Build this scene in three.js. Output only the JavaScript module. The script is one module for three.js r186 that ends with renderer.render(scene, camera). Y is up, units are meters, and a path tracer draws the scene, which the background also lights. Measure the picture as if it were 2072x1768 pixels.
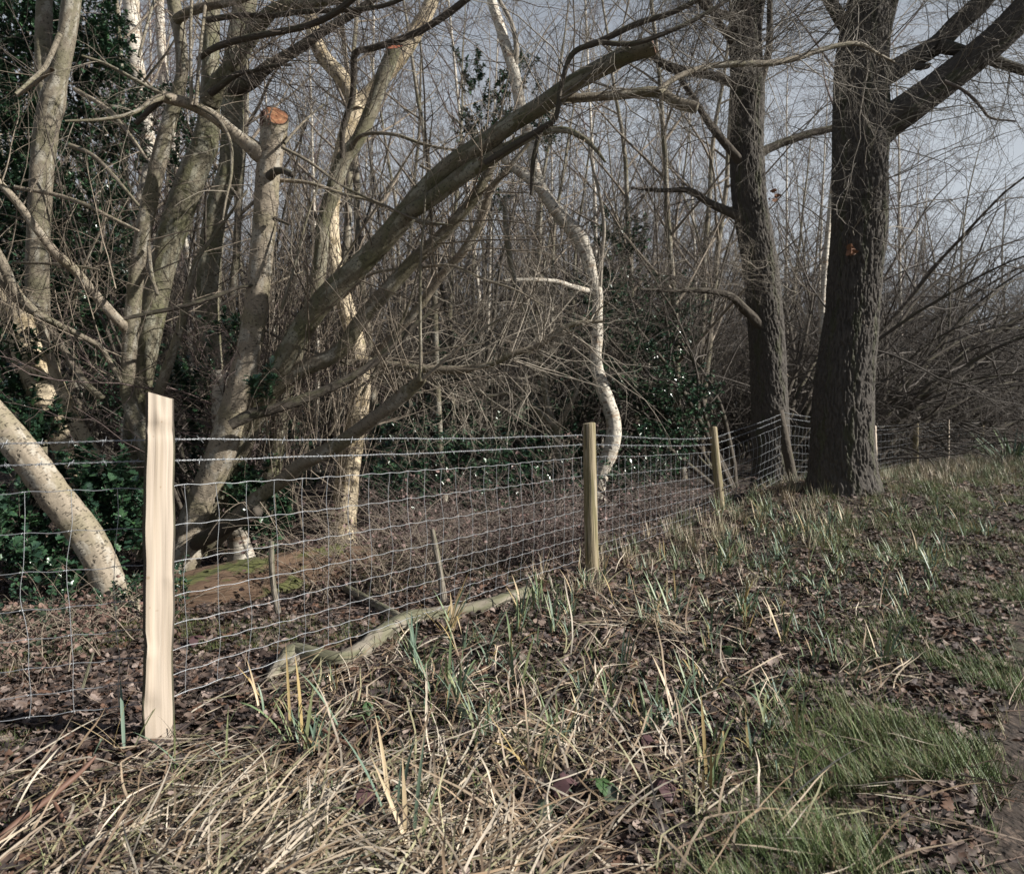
import * as THREE from 'three';
import { ImprovedNoise } from 'three/addons/math/ImprovedNoise.js';

const clamp = (x, a = 0, b = 1) => Math.min(b, Math.max(a, x));
const lerp = (a, b, t) => a + (b - a) * t;
const sstep = (a, b, x) => { const t = clamp((x - a) / (b - a)); return t * t * (3 - 2 * t); };
// ---------------------------------------------------------------- camera, sky, sun, exposure
const scene = new THREE.Scene();
const CAM_H = 1.2, PITCH = Math.atan(60 / 2995);
const camera = new THREE.PerspectiveCamera(2 * Math.atan(1768 / 2995) * 180 / Math.PI, 1024 / 873, 0.05, 400);
camera.position.set(0, CAM_H, 0);
camera.lookAt(0, CAM_H - Math.tan(PITCH) * 10, -10);
camera.focus = 4.2; camera.userData.fStop = 5.0;
const renderer = new THREE.WebGLRenderer({ antialias: true });
renderer.toneMapping = THREE.LinearToneMapping;
renderer.toneMappingExposure = 1.55;
renderer.shadowMap.enabled = true;

const SUN_DIR = new THREE.Vector3(0.96, 0.58, 0.25).normalize();
{
  const W = 256, H = 128, d = new Float32Array(W * H * 4);
  for (let j = 0; j < H; j++) for (let i = 0; i < W; i++) {
    const el = ((j + 0.5) / H - 0.5) * Math.PI, up = Math.max(0, Math.sin(el));
    const k = sstep(0.20, 0.85, up), o = (j * W + i) * 4;
    let r = lerp(0.37, 0.016, k), g = lerp(0.40, 0.03, k), b = lerp(0.435, 0.07, k);
    if (el < 0) { r = 0.10; g = 0.09; b = 0.075; }
    d[o] = r; d[o + 1] = g; d[o + 2] = b; d[o + 3] = 1;
  }
  const t = new THREE.DataTexture(d, W, H, THREE.RGBAFormat, THREE.FloatType);
  t.mapping = THREE.EquirectangularReflectionMapping; t.magFilter = THREE.LinearFilter; t.minFilter = THREE.LinearFilter; t.needsUpdate = true;
  scene.background = t; scene.environment = t;
}
const sun = new THREE.DirectionalLight(new THREE.Color().setRGB(1, 0.95, 0.88), 5);
sun.position.copy(SUN_DIR).multiplyScalar(60); sun.castShadow = true;
sun.shadow.camera.left = -40; sun.shadow.camera.right = 40; sun.shadow.camera.top = 40; sun.shadow.camera.bottom = -40; sun.shadow.camera.far = 150;
sun.shadow.mapSize.set(4096, 4096);
scene.add(sun); scene.add(sun.target);

// ---------------------------------------------------------------- helpers
function rngOf(seed) { let a = seed >>> 0; return () => { a = (a + 0x6D2B79F5) >>> 0; let t = a; t = Math.imul(t ^ (t >>> 15), t | 1); t ^= t + Math.imul(t ^ (t >>> 7), t | 61); return ((t ^ (t >>> 14)) >>> 0) / 4294967296; }; }
const V = (x = 0, y = 0, z = 0) => new THREE.Vector3(x, y, z);
const PN = new ImprovedNoise();
const n3 = (x, y, z) => PN.noise(x + 100.3, y + 57.7, z + 31.1);
const fbm3 = (x, y, z, o = 4) => { let s = 0, a = 0.5; for (let i = 0; i < o; i++) { s += a * n3(x, y, z); x *= 2.03; y *= 2.03; z *= 2.03; a *= 0.5; } return s; };
const range = (r, a, b) => a + (b - a) * r();
// a point of the place from its direction in the photograph (tracing grid 4144 x 3536) and its distance ahead in metres
const FQ = 2995, SP = Math.sin(PITCH), CP = Math.cos(PITCH);
function at(qx, qy, d) { const xc = (qx - 2072) / FQ * d, yc = -(qy - 1768) / FQ * d; return V(xc, CAM_H + yc * CP - d * SP, -(yc * SP + d * CP)); }
const taken = {};
function numbered(name) { const k = taken[name] = (taken[name] ?? -1) + 1; return k ? `${name}_${String(k).padStart(3, '0')}` : name; }
function tag(o, label, category, group, kind) { if (label) o.userData.label = label; if (category) o.userData.category = category; if (group) o.userData.group = group; if (kind) o.userData.kind = kind; return o; }
function shade(o) { o.traverse(c => { if (c.isMesh) { c.castShadow = true; c.receiveShadow = true; } }); return o; }
function thing(name, label, category, base = V(), group) { const o = new THREE.Group(); o.name = numbered(name); o.position.copy(base); scene.add(o); return tag(o, label, category, group); }
function copyOf(o, label, group) { const c = o.clone(); c.name = numbered(o.name.replace(/_\d{3}$/, '')); c.userData = { ...o.userData }; if (label) c.userData.label = label; if (group) c.userData.group = group; scene.add(c); return c; }

class GB {
  constructor() { this.p = []; this.n = []; this.u = []; this.i = []; this.c = null; }
  get count() { return this.p.length / 3; }
  // a tube along P with radii R; opt: sides, disp(theta, s, pos) in metres, rep = texture repeats round, vlen = metres per repeat along, end = normal of a sawn end
  tube(P, R, opt = {}) {
    const sides = opt.sides ?? 6, n = P.length, vlen = opt.vlen ?? 1, rep = opt.rep ?? 1, o0 = this.count;
    const T = [], N = [], S = [0];
    for (let k = 0; k < n; k++) { const t = V().subVectors(P[Math.min(n - 1, k + 1)], P[Math.max(0, k - 1)]); if (t.lengthSq() < 1e-14) t.set(0, 1, 0); T.push(t.normalize()); if (k) S.push(S[k - 1] + P[k].distanceTo(P[k - 1])); }
    let a = Math.abs(T[0].y) > 0.9 ? V(1, 0, 0) : V(0, 1, 0); a.addScaledVector(T[0], -a.dot(T[0])).normalize(); N.push(a);
    for (let k = 1; k < n; k++) { a = N[k - 1].clone().addScaledVector(T[k], -N[k - 1].dot(T[k])); if (a.lengthSq() < 1e-9) a.set(T[k].y, T[k].z, T[k].x); N.push(a.normalize()); }
    const fine = !!opt.disp, q = V(), b = V();
    for (let k = 0; k < n; k++) {
      b.crossVectors(T[k], N[k]);
      for (let j = 0; j <= sides; j++) {
        const th = j / sides * Math.PI * 2, c = Math.cos(th), s = Math.sin(th);
        q.set(0, 0, 0).addScaledVector(N[k], c).addScaledVector(b, s);
        let r = R[k]; if (fine) r += opt.disp(th, S[k], R[k], c, s);
        const sh = opt.end && k >= n - 5 ? (k - n + 6) / 5 : 0;
        let px = P[k].x + q.x * r, py = P[k].y + q.y * r, pz = P[k].z + q.z * r;
        if (sh) { const m = -(q.dot(opt.end) * r) / Math.max(0.3, T[k].dot(opt.end)) * sh; px += T[k].x * m; py += T[k].y * m; pz += T[k].z * m; }
        this.p.push(px, py, pz); this.n.push(q.x, q.y, q.z); this.u.push(j / sides * rep, S[k] / vlen);
      }
    }
    const w = sides + 1;
    for (let k = 0; k < n - 1; k++) for (let j = 0; j < sides; j++) { const e = o0 + k * w + j; this.i.push(e, e + 1, e + w, e + 1, e + w + 1, e + w); }
    if (fine) {
      const p = this.p, d1 = V(), d2 = V();
      for (let k = 0; k < n; k++) for (let j = 0; j <= sides; j++) {
        const at3 = (kk, jj) => (o0 + clamp(kk, 0, n - 1) * w + ((jj + sides) % sides)) * 3;
        const A = at3(k, j + 1), B = at3(k, j - 1), C = at3(k + 1, j), D = at3(k - 1, j);
        d1.set(p[A] - p[B], p[A + 1] - p[B + 1], p[A + 2] - p[B + 2]); d2.set(p[C] - p[D], p[C + 1] - p[D + 1], p[C + 2] - p[D + 2]);
        d1.cross(d2).normalize(); const e = (o0 + k * w + j) * 3; if (d1.lengthSq() > 0.5) { this.n[e] = d1.x; this.n[e + 1] = d1.y; this.n[e + 2] = d1.z; }
      }
    }
    if (opt.cap !== false && !opt.end) for (const [k, s] of opt.cap === 'both' ? [[0, -1], [n - 1, 1]] : [[n - 1, 1]]) {
      const c = this.count, t = T[k]; this.p.push(P[k].x, P[k].y, P[k].z); this.n.push(t.x * s, t.y * s, t.z * s); this.u.push(0.5, S[k] / vlen);
      for (let j = 0; j < sides; j++) { const e = o0 + k * w + j; s > 0 ? this.i.push(e, e + 1, c) : this.i.push(e + 1, e, c); }
    }
    return { P, R, T, ring: n => { const r = []; for (let j = 0; j <= sides; j++) { const e = (o0 + n * w + j) * 3; r.push(V(this.p[e], this.p[e + 1], this.p[e + 2])); } return r; } };
  }
  quadStrip(rows, uv) { // rows: arrays of Vector3 of equal length
    const o0 = this.count, w = rows[0].length;
    rows.forEach((r, k) => r.forEach((q, j) => { this.p.push(q.x, q.y, q.z); this.n.push(0, 1, 0); const t = uv ? uv(k, j, q) : [j / (w - 1), k / (rows.length - 1)]; this.u.push(t[0], t[1]); }));
    for (let k = 0; k < rows.length - 1; k++) for (let j = 0; j < w - 1; j++) { const e = o0 + k * w + j; this.i.push(e, e + 1, e + w, e + 1, e + w + 1, e + w); }
  }
  geometry(origin, normals) {
    const g = new THREE.BufferGeometry(), p = new Float32Array(this.p);
    if (origin) for (let k = 0; k < p.length; k += 3) { p[k] -= origin.x; p[k + 1] -= origin.y; p[k + 2] -= origin.z; }
    g.setAttribute('position', new THREE.BufferAttribute(p, 3)); g.setAttribute('normal', new THREE.BufferAttribute(new Float32Array(this.n), 3));
    g.setAttribute('uv', new THREE.BufferAttribute(new Float32Array(this.u), 2));
    if (this.c) g.setAttribute('color', new THREE.BufferAttribute(new Float32Array(this.c), 3));
    g.setIndex(this.i); if (normals) g.computeVertexNormals(); return g;
  }
  build(name, mat, parent, normals) { const m = new THREE.Mesh(this.geometry(parent.position ?? null, normals), mat); m.name = name; parent.add(m); return m; }
}
function smoothPath(pts, step) { // pts: [Vector3, radius] -> resampled points and radii
  const c = new THREE.CatmullRomCurve3(pts.map(a => a[0]), false, 'centripetal'), m = pts.length - 1, P = [], R = [];
  for (let k = 0; k < m; k++) {
    const L = pts[k][0].distanceTo(pts[k + 1][0]), n = Math.max(1, Math.round(L / step));
    for (let j = 0; j < n; j++) { const t = (k + j / n) / m; P.push(c.getPoint(t)); const s = j / n; R.push(lerp(pts[k][1], pts[k + 1][1], s * s * (3 - 2 * s) * 0.5 + s * 0.5)); }
  }
  P.push(pts[m][0].clone()); R.push(pts[m][1]); return [P, R];
}
// a limb traced as [qx, qy, width, distance?]; distances run linearly from d0 to d1 where not given
function traced(list, d0, d1) { return list.map((a, k) => { const d = a[3] ?? lerp(d0, d1, k / (list.length - 1)); return [at(a[0], a[1], d), a[2] / 2 / FQ * d]; }); }

// ---------------------------------------------------------------- textures (tileable noise) and materials
function tileNoise(seed) { const r = rngOf(seed), t = new Float32Array(65536); for (let k = 0; k < 65536; k++) t[k] = r(); return (x, y, px, py) => { const xi = Math.floor(x), yi = Math.floor(y), fx = x - xi, fy = y - yi, u = fx * fx * (3 - 2 * fx), v = fy * fy * (3 - 2 * fy), m = (a, p) => ((a % p) + p) % p, h = (a, b) => t[(m(a, px) * 263 + m(b, py) * 71) & 65535]; return lerp(lerp(h(xi, yi), h(xi + 1, yi), u), lerp(h(xi, yi + 1), h(xi + 1, yi + 1), u), v); }; }
const TN = tileNoise(77), TN2 = tileNoise(991);
const fb = (N, u, v, px, py, o = 4) => { let s = 0, a = 0.5, t = 0; for (let k = 0; k < o; k++) { s += a * N(u * px, v * py, px, py); t += a; px *= 2; py *= 2; a *= 0.5; } return s / t; };
function makeTex(w, h, fn, srgb = true) { // fn(u, v) -> [r, g, b] linear (colour) or a number (data)
  const d = new Uint8Array(w * h * 4), enc = x => { x = clamp(x); return 255 * (srgb ? (x < 0.0031308 ? x * 12.92 : 1.055 * Math.pow(x, 1 / 2.4) - 0.055) : x); };
  for (let j = 0; j < h; j++) for (let i = 0; i < w; i++) { let c = fn((i + 0.5) / w, (j + 0.5) / h); if (typeof c === 'number') c = [c, c, c]; const o = (j * w + i) * 4; d[o] = enc(c[0]); d[o + 1] = enc(c[1]); d[o + 2] = enc(c[2]); d[o + 3] = 255; }
  const t = new THREE.DataTexture(d, w, h); t.wrapS = t.wrapT = THREE.RepeatWrapping; t.magFilter = THREE.LinearFilter; t.minFilter = THREE.LinearMipmapLinearFilter; t.generateMipmaps = true; if (srgb) t.colorSpace = THREE.SRGBColorSpace; t.needsUpdate = true; return t;
}
const mix3 = (a, b, t) => [lerp(a[0], b[0], t), lerp(a[1], b[1], t), lerp(a[2], b[2], t)];
const lin = (r, g, b) => new THREE.Color().setRGB(r, g, b);
const std = (o) => new THREE.MeshStandardMaterial({ roughness: 0.85, ...o, side: THREE.DoubleSide });
// marks: short dashes scattered over the sheet, tileable
function dashes(seed, n, lw, lh) { const r = rngOf(seed), a = []; for (let k = 0; k < n; k++) a.push([r(), r(), lw * (0.4 + r() * 1.2), lh * (0.5 + r()), 0.4 + r() * 0.6]); const cells = new Map(), G = 24; a.forEach(e => { for (let x = Math.floor((e[0] - e[2]) * G); x <= Math.floor((e[0] + e[2]) * G); x++) for (let y = Math.floor((e[1] - e[3]) * G); y <= Math.floor((e[1] + e[3]) * G); y++) { const key = ((x + G) % G) * G + ((y + G) % G); cells.has(key) || cells.set(key, []); cells.get(key).push(e); } }); return (u, v) => { let m = 0; for (const e of cells.get(Math.floor(u * G) % G * G + Math.floor(v * G) % G) ?? []) { let dx = Math.abs(u - e[0]), dy = Math.abs(v - e[1]); dx = Math.min(dx, 1 - dx); dy = Math.min(dy, 1 - dy); const q = (dx / e[2]) ** 2 + (dy / e[3]) ** 2; if (q < 1) m = Math.max(m, e[4] * (1 - q)); } return Math.min(1, m * 2); }; }
function barkSmooth(base, olive, pale, seed) {
  const d1 = dashes(seed, 260, 0.035, 0.0035), d2 = dashes(seed + 5, 40, 0.02, 0.012);
  const N = tileNoise(seed + 11);
  const hgt = (u, v) => 0.5 + 0.5 * (fb(N, u, v, 6, 12, 4) - 0.5) - 0.35 * d1(u, v) - 0.3 * d2(u, v) + 0.12 * (fb(TN, u, v, 8, 90, 2) - 0.5);
  return std({
    map: makeTex(512, 1024, (u, v) => {
      let c = mix3(base, olive, sstep(0.38, 0.68, fb(N, u, v, 3, 6, 4)));
      c = mix3(c, pale, 0.85 * sstep(0.56, 0.70, fb(TN2, u + 0.3, v, 5, 9, 5)));
      c = mix3(c, [0.055, 0.047, 0.036], 0.65 * d1(u, v) + 0.8 * d2(u, v));
      const g = 0.72 + 0.56 * fb(TN, u, v, 40, 90, 3); return [c[0] * g, c[1] * g, c[2] * g];
    }), bumpMap: makeTex(512, 1024, hgt, false), bumpScale: 0.012, roughness: 0.78
  });
}
const M = {};
M.alder = barkSmooth([0.205, 0.175, 0.13], [0.16, 0.145, 0.092], [0.33, 0.31, 0.255], 3);
M.alderPale = barkSmooth([0.29, 0.245, 0.185], [0.23, 0.20, 0.135], [0.39, 0.36, 0.30], 13);
M.alderGreen = barkSmooth([0.185, 0.165, 0.115], [0.135, 0.13, 0.072], [0.29, 0.28, 0.215], 23);
{
  const d1 = dashes(41, 150, 0.09, 0.003), d2 = dashes(43, 26, 0.06, 0.014), N = tileNoise(45);
  M.birch = std({
    map: makeTex(512, 1024, (u, v) => {
      let c = mix3([0.60, 0.555, 0.47], [0.46, 0.40, 0.31], sstep(0.42, 0.66, fb(N, u, v, 2, 14, 4)));
      c = mix3(c, [0.30, 0.20, 0.13], 0.7 * sstep(0.60, 0.70, fb(TN, u, v, 3, 22, 4)));
      c = mix3(c, [0.035, 0.03, 0.026], clamp(0.8 * d1(u, v) + 0.95 * d2(u, v) * sstep(0.3, 0.55, fb(TN2, u, v, 12, 30, 3))));
      const g = 0.85 + 0.3 * fb(TN, u, v, 40, 90, 3); return [c[0] * g, c[1] * g, c[2] * g];
    }), bumpMap: makeTex(512, 1024, (u, v) => 0.5 + 0.3 * (fb(N, u, v, 2, 24, 4) - 0.5) - 0.4 * d2(u, v) - 0.2 * d1(u, v), false), bumpScale: 0.008, roughness: 0.7
  });
  // old birch low on the trunk: cream plates with rough dark clefts and peeling edges
  const d3 = dashes(47, 90, 0.05, 0.006), d4 = dashes(49, 60, 0.018, 0.05);
  M.birchOld = std({
    map: makeTex(512, 1024, (u, v) => {
      let c = mix3([0.56, 0.47, 0.33], [0.40, 0.32, 0.20], sstep(0.40, 0.66, fb(N, u, v, 4, 8, 5)));
      c = mix3(c, [0.17, 0.15, 0.075], 0.8 * sstep(0.58, 0.72, fb(TN, u, v, 3, 5, 5)));
      c = mix3(c, [0.05, 0.035, 0.022], clamp(0.85 * d3(u, v) + 0.8 * d4(u, v) * sstep(0.35, 0.6, fb(TN2, u, v, 12, 12, 3))));
      const g = 0.7 + 0.6 * fb(TN, u, v, 30, 60, 4); return [c[0] * g, c[1] * g, c[2] * g];
    }), bumpMap: makeTex(512, 1024, (u, v) => 0.5 + 0.7 * (fb(N, u, v, 6, 12, 5) - 0.5) - 0.3 * d4(u, v) - 0.2 * d3(u, v), false), bumpScale: 0.02, roughness: 0.85
  });
  const NO = tileNoise(61);
  M.oak = std({
    map: makeTex(512, 1024, (u, v) => {
      let c = mix3([0.052, 0.046, 0.040], [0.092, 0.082, 0.070], fb(NO, u, v, 24, 10, 4));
      c = mix3(c, [0.066, 0.070, 0.038], 0.7 * sstep(0.54, 0.70, fb(TN, u, v, 4, 4, 5)));
      const g = 0.6 + 0.8 * fb(TN2, u, v, 70, 40, 3); return [c[0] * g, c[1] * g, c[2] * g];
    }), bumpMap: makeTex(512, 1024, (u, v) => fb(NO, u, v, 60, 30, 4), false), bumpScale: 0.008, roughness: 0.9
  });
  M.darkBark = std({
    map: makeTex(256, 512, (u, v) => { let c = mix3([0.062, 0.051, 0.041], [0.105, 0.09, 0.07], fb(NO, u, v, 10, 20, 4)); return mix3(c, [0.08, 0.08, 0.04], 0.6 * sstep(0.55, 0.7, fb(TN, u, v, 3, 4, 4))); }),
    bumpMap: makeTex(256, 512, (u, v) => fb(NO, u, v, 16, 24, 4), false), bumpScale: 0.008, roughness: 0.9
  });
  M.deadwood = std({
    map: makeTex(256, 512, (u, v) => { let c = mix3([0.15, 0.13, 0.10], [0.29, 0.26, 0.21], fb(NO, u, v, 12, 8, 5)); c = mix3(c, [0.05, 0.04, 0.03], 0.8 * sstep(0.58, 0.68, fb(TN2, u, v, 18, 8, 4))); c = mix3(c, [0.13, 0.135, 0.075], 0.7 * sstep(0.5, 0.66, fb(TN, u, v, 3, 4, 4))); return c; }),
    bumpMap: makeTex(256, 512, (u, v) => fb(NO, u, v, 16, 10, 4), false), bumpScale: 0.008, roughness: 0.9
  });
  M.mossLog = std({
    map: makeTex(512, 512, (u, v) => { let c = mix3([0.085, 0.052, 0.032], [0.15, 0.10, 0.065], fb(NO, u, v, 30, 6, 4)); c = mix3(c, [0.09, 0.055, 0.035], sstep(0.52, 0.62, fb(TN2, u, v, 14, 5, 4))); c = mix3(c, [0.085, 0.095, 0.03], 0.9 * sstep(0.50, 0.60, fb(TN, u, v, 4, 5, 5))); return c; }),
    bumpMap: makeTex(512, 512, (u, v) => fb(NO, u, v, 30, 8, 5), false), bumpScale: 0.03, roughness: 0.95
  });
  const grainAt = (u, v) => { const w = u + 0.03 * (fb(TN, u, v, 2, 3, 3) - 0.5); return fb(NO, w, v, 13, 2, 5); };
  const nail = dashes(63, 14, 0.03, 0.004);
  M.paleWood = std({
    map: makeTex(512, 1024, (u, v) => {
      let c = mix3([0.50, 0.425, 0.345], [0.45, 0.38, 0.30], sstep(0.42, 0.68, grainAt(u, v)));
      c = mix3(c, [0.50, 0.45, 0.37], 0.75 * sstep(0.50, 0.62, fb(TN2, u, v, 5, 3, 4)));
      c = mix3(c, [0.30, 0.205, 0.12], 0.6 * nail(u, v) + 0.12 * sstep(0.70, 0.76, grainAt(u + 0.4, v)));
      return c;
    }), bumpMap: makeTex(512, 1024, (u, v) => 0.5 + 0.9 * (grainAt(u, v) - 0.5), false), bumpScale: 0.003, roughness: 0.72
  });
  M.greenPost = std({
    map: makeTex(512, 512, (u, v) => { let c = mix3([0.30, 0.25, 0.16], [0.19, 0.165, 0.085], sstep(0.38, 0.66, fb(NO, u, v, 26, 3, 4))); c = mix3(c, [0.36, 0.31, 0.225], sstep(0.55, 0.68, fb(TN, u, v, 8, 3, 4))); return mix3(c, [0.06, 0.05, 0.03], sstep(0.70, 0.76, fb(TN2, u, v, 34, 2, 3))); }),
    bumpMap: makeTex(512, 512, (u, v) => fb(NO, u, v, 30, 3, 4), false), bumpScale: 0.006, roughness: 0.85
  });
}
M.wire = new THREE.MeshStandardMaterial({ color: lin(0.42, 0.44, 0.46), metalness: 0.6, roughness: 0.5 });
M.cutWood = std({ vertexColors: true, roughness: 0.8 });
M.twig = std({ color: lin(0.23, 0.19, 0.145), roughness: 0.75 });
M.twigPale = std({ color: lin(0.29, 0.255, 0.205), roughness: 0.75 });
M.twigDark = std({ color: lin(0.095, 0.078, 0.064), roughness: 0.8 });
M.twigRed = std({ color: lin(0.15, 0.083, 0.058), roughness: 0.65 });
M.twigBirch = std({ color: lin(0.135, 0.10, 0.092), roughness: 0.75 });
M.twigGrey = std({ color: lin(0.20, 0.18, 0.15), roughness: 0.8 });
M.cane = std({ color: lin(0.19, 0.155, 0.135), roughness: 0.7 });
M.twigBush = std({ color: lin(0.085, 0.073, 0.062), roughness: 0.8 });
// ---------------------------------------------------------------- the lie of the land
const FN = [[-7.4, -1.0], [-4.3, -1.86], [-1.32, -2.74], [0.645, -5.86], [2.49, -8.9], [4.02, -10.75], [6.9, -14.0], [9.0, -16.5], [11.2, -19.0], [14.0, -22.0], [19, -27], [40, -48]];
function fenceSide(x, z) { // metres from the fence line, positive on the wood's side
  let best = 1e9, s = 1;
  for (let k = 0; k < FN.length - 1; k++) {
    const [ax, az] = FN[k], [bx, bz] = FN[k + 1], dx = bx - ax, dz = bz - az, t = clamp(((x - ax) * dx + (z - az) * dz) / (dx * dx + dz * dz)), ex = x - ax - dx * t, ez = z - az - dz * t, d = Math.hypot(ex, ez);
    if (d < best) { best = d; s = dx * (z - az) - dz * (x - ax) < 0 ? 1 : -1; }
  }
  return best * s;
}
const OAK = [4.2, -9.55];
function pathSide(x, z) { return (x - 1.42) * 0.80 + (z + 2.1) * 0.60 + 0.06 + 0.13 * n3(z * 0.9, 3.3, x * 0.9); } // positive on the path
function landBase(x, z) {
  const s = fenceSide(x, z), far = -z;
  let y = -0.17 * sstep(0.15, 1.6, s) - 0.16 * sstep(1.5, 5, s);
  y += 0.26 * sstep(6.8, 11.5, far) * sstep(1.2, -1.0, s);
  const d2 = (x - OAK[0]) ** 2 + (z - OAK[1]) ** 2; y += 0.20 * Math.exp(-d2 / 3.2);
  y += 0.35 * sstep(9, 22, far) * sstep(0, 4, s);
  y -= 0.05 * sstep(-0.15, 0.25, pathSide(x, z)) * sstep(14, 6, far);
  return y;
}
function ground(x, z) { return landBase(x, z) + 0.05 * n3(x * 0.8, 0.2, z * 0.8) + 0.022 * n3(x * 2.7, 1.2, z * 2.7); }
const onQ = (qx, qy) => { // where a line of sight meets the ground
  const a = at(qx, qy, 1).sub(camera.position); let d = 1.2 / -a.y; for (let k = 0; k < 12; k++) { const p = camera.position.clone().addScaledVector(a, d); d = lerp(d, (CAM_H - ground(p.x, p.z)) / -a.y, 0.7); } return camera.position.clone().addScaledVector(a, d); };
const groundDist = (qx, qy) => { const p = onQ(qx, qy).sub(camera.position); return -(p.z * CP) - p.y * SP; };
const onGround = (x, z, dy = 0) => V(x, ground(x, z) + dy, z);
{
  const NG = tileNoise(301);
  M.soil = std({
    map: makeTex(1024, 1024, (u, v) => { let c = mix3([0.022, 0.016, 0.012], [0.052, 0.037, 0.028], fb(NG, u, v, 24, 24, 5)); c = mix3(c, [0.09, 0.066, 0.05], sstep(0.58, 0.66, fb(TN, u, v, 60, 60, 3))); c = mix3(c, [0.04, 0.045, 0.02], 0.6 * sstep(0.55, 0.68, fb(TN2, u, v, 6, 6, 5))); return c; }),
    bumpMap: makeTex(1024, 1024, (u, v) => fb(NG, u, v, 40, 40, 5), false), bumpScale: 0.03, roughness: 0.95
  });
  M.mud = std({
    map: makeTex(1024, 1024, (u, v) => { let c = mix3([0.042, 0.033, 0.029], [0.075, 0.061, 0.054], fb(NG, u, v, 16, 16, 5)); c = mix3(c, [0.13, 0.11, 0.098], 0.6 * sstep(0.66, 0.70, fb(TN, u, v, 70, 70, 2))); return c; }),
    bumpMap: makeTex(1024, 1024, (u, v) => fb(NG, u, v, 20, 20, 5), false), bumpScale: 0.05,
    roughnessMap: makeTex(512, 512, (u, v) => lerp(0.30, 0.85, sstep(0.38, 0.58, fb(TN2, u, v, 8, 8, 4))), false), roughness: 1
  });
  const xs = [], zs = [];
  for (let x = -150; x < -14; x += 8) xs.push(x); for (let x = -14; x < 16; x += 0.14) xs.push(x); for (let x = 16; x <= 160; x += 8) xs.push(x);
  for (let z = 40; z > 2; z -= 4) zs.push(z); for (let z = 2; z > -15; z -= 0.12) zs.push(z); for (let z = -15; z > -40; z -= 0.8) zs.push(z); for (let z = -40; z >= -260; z -= 10) zs.push(z);
  const g = new GB(); g.quadStrip(zs.map(z => xs.map(x => onGround(x, z))), (k, j, q) => [q.x / 1.6, q.z / 1.6]);
  const m = g.build('ground', M.soil, scene, true); m.userData.kind = 'structure';
  const rows = [];
  for (let z = 1.5; z > -60; z -= z > -12 ? 0.08 : 0.8) { const c = 1.42 - (z + 2.1) * 0.75, r = []; for (let k = 0; k <= 34; k++) { const x = c - 0.14 + k * 0.1; const e = sstep(0.02, 0.2, pathSide(x, z)); r.push(V(x, ground(x, z) + lerp(-0.02, 0.012, e) + 0.012 * n3(x * 6, 4, z * 6) * e, z)); } rows.push(r); }
  const pg = new GB(); pg.quadStrip(rows, (k, j, q) => [q.x / 1.3, q.z / 1.3]);
  const pm = pg.build('path', M.mud, scene, true); pm.userData.kind = 'structure';
}

// ---------------------------------------------------------------- fence posts
function roundPost(name, label, top, foot, rTop, rFoot, mat, seed) {
  const base = V(foot.x, foot.y, foot.z), o = thing(name, label, 'fence post', base, 'posts of the wire fence');
  const low = foot.clone().addScaledVector(V().subVectors(foot, top).normalize(), 0.25);
  const P = [], R = [], n = 40; for (let k = 0; k <= n; k++) { const t = k / n; P.push(low.clone().lerp(top, t).add(V(0.004 * n3(seed, t * 4, 1), 0, 0.004 * n3(seed, t * 4, 9)))); R.push(lerp(rFoot, rTop, t)); }
  P.push(top.clone().add(V(0, 0.004, 0))); R.push(rTop - 0.006);
  const g = new GB(); g.tube(P, R, { sides: 28, rep: 1, vlen: 0.9, disp: (th, s, r, c, d) => 0.05 * r * fbm3(c * 1.6 + seed, s * 0.9, d * 1.6, 3) - 0.02 * r * Math.max(0, n3(c * 5, s * 0.6 + seed, d * 5)), cap: true });
  g.build('shaft', mat, o); return o;
}
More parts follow.
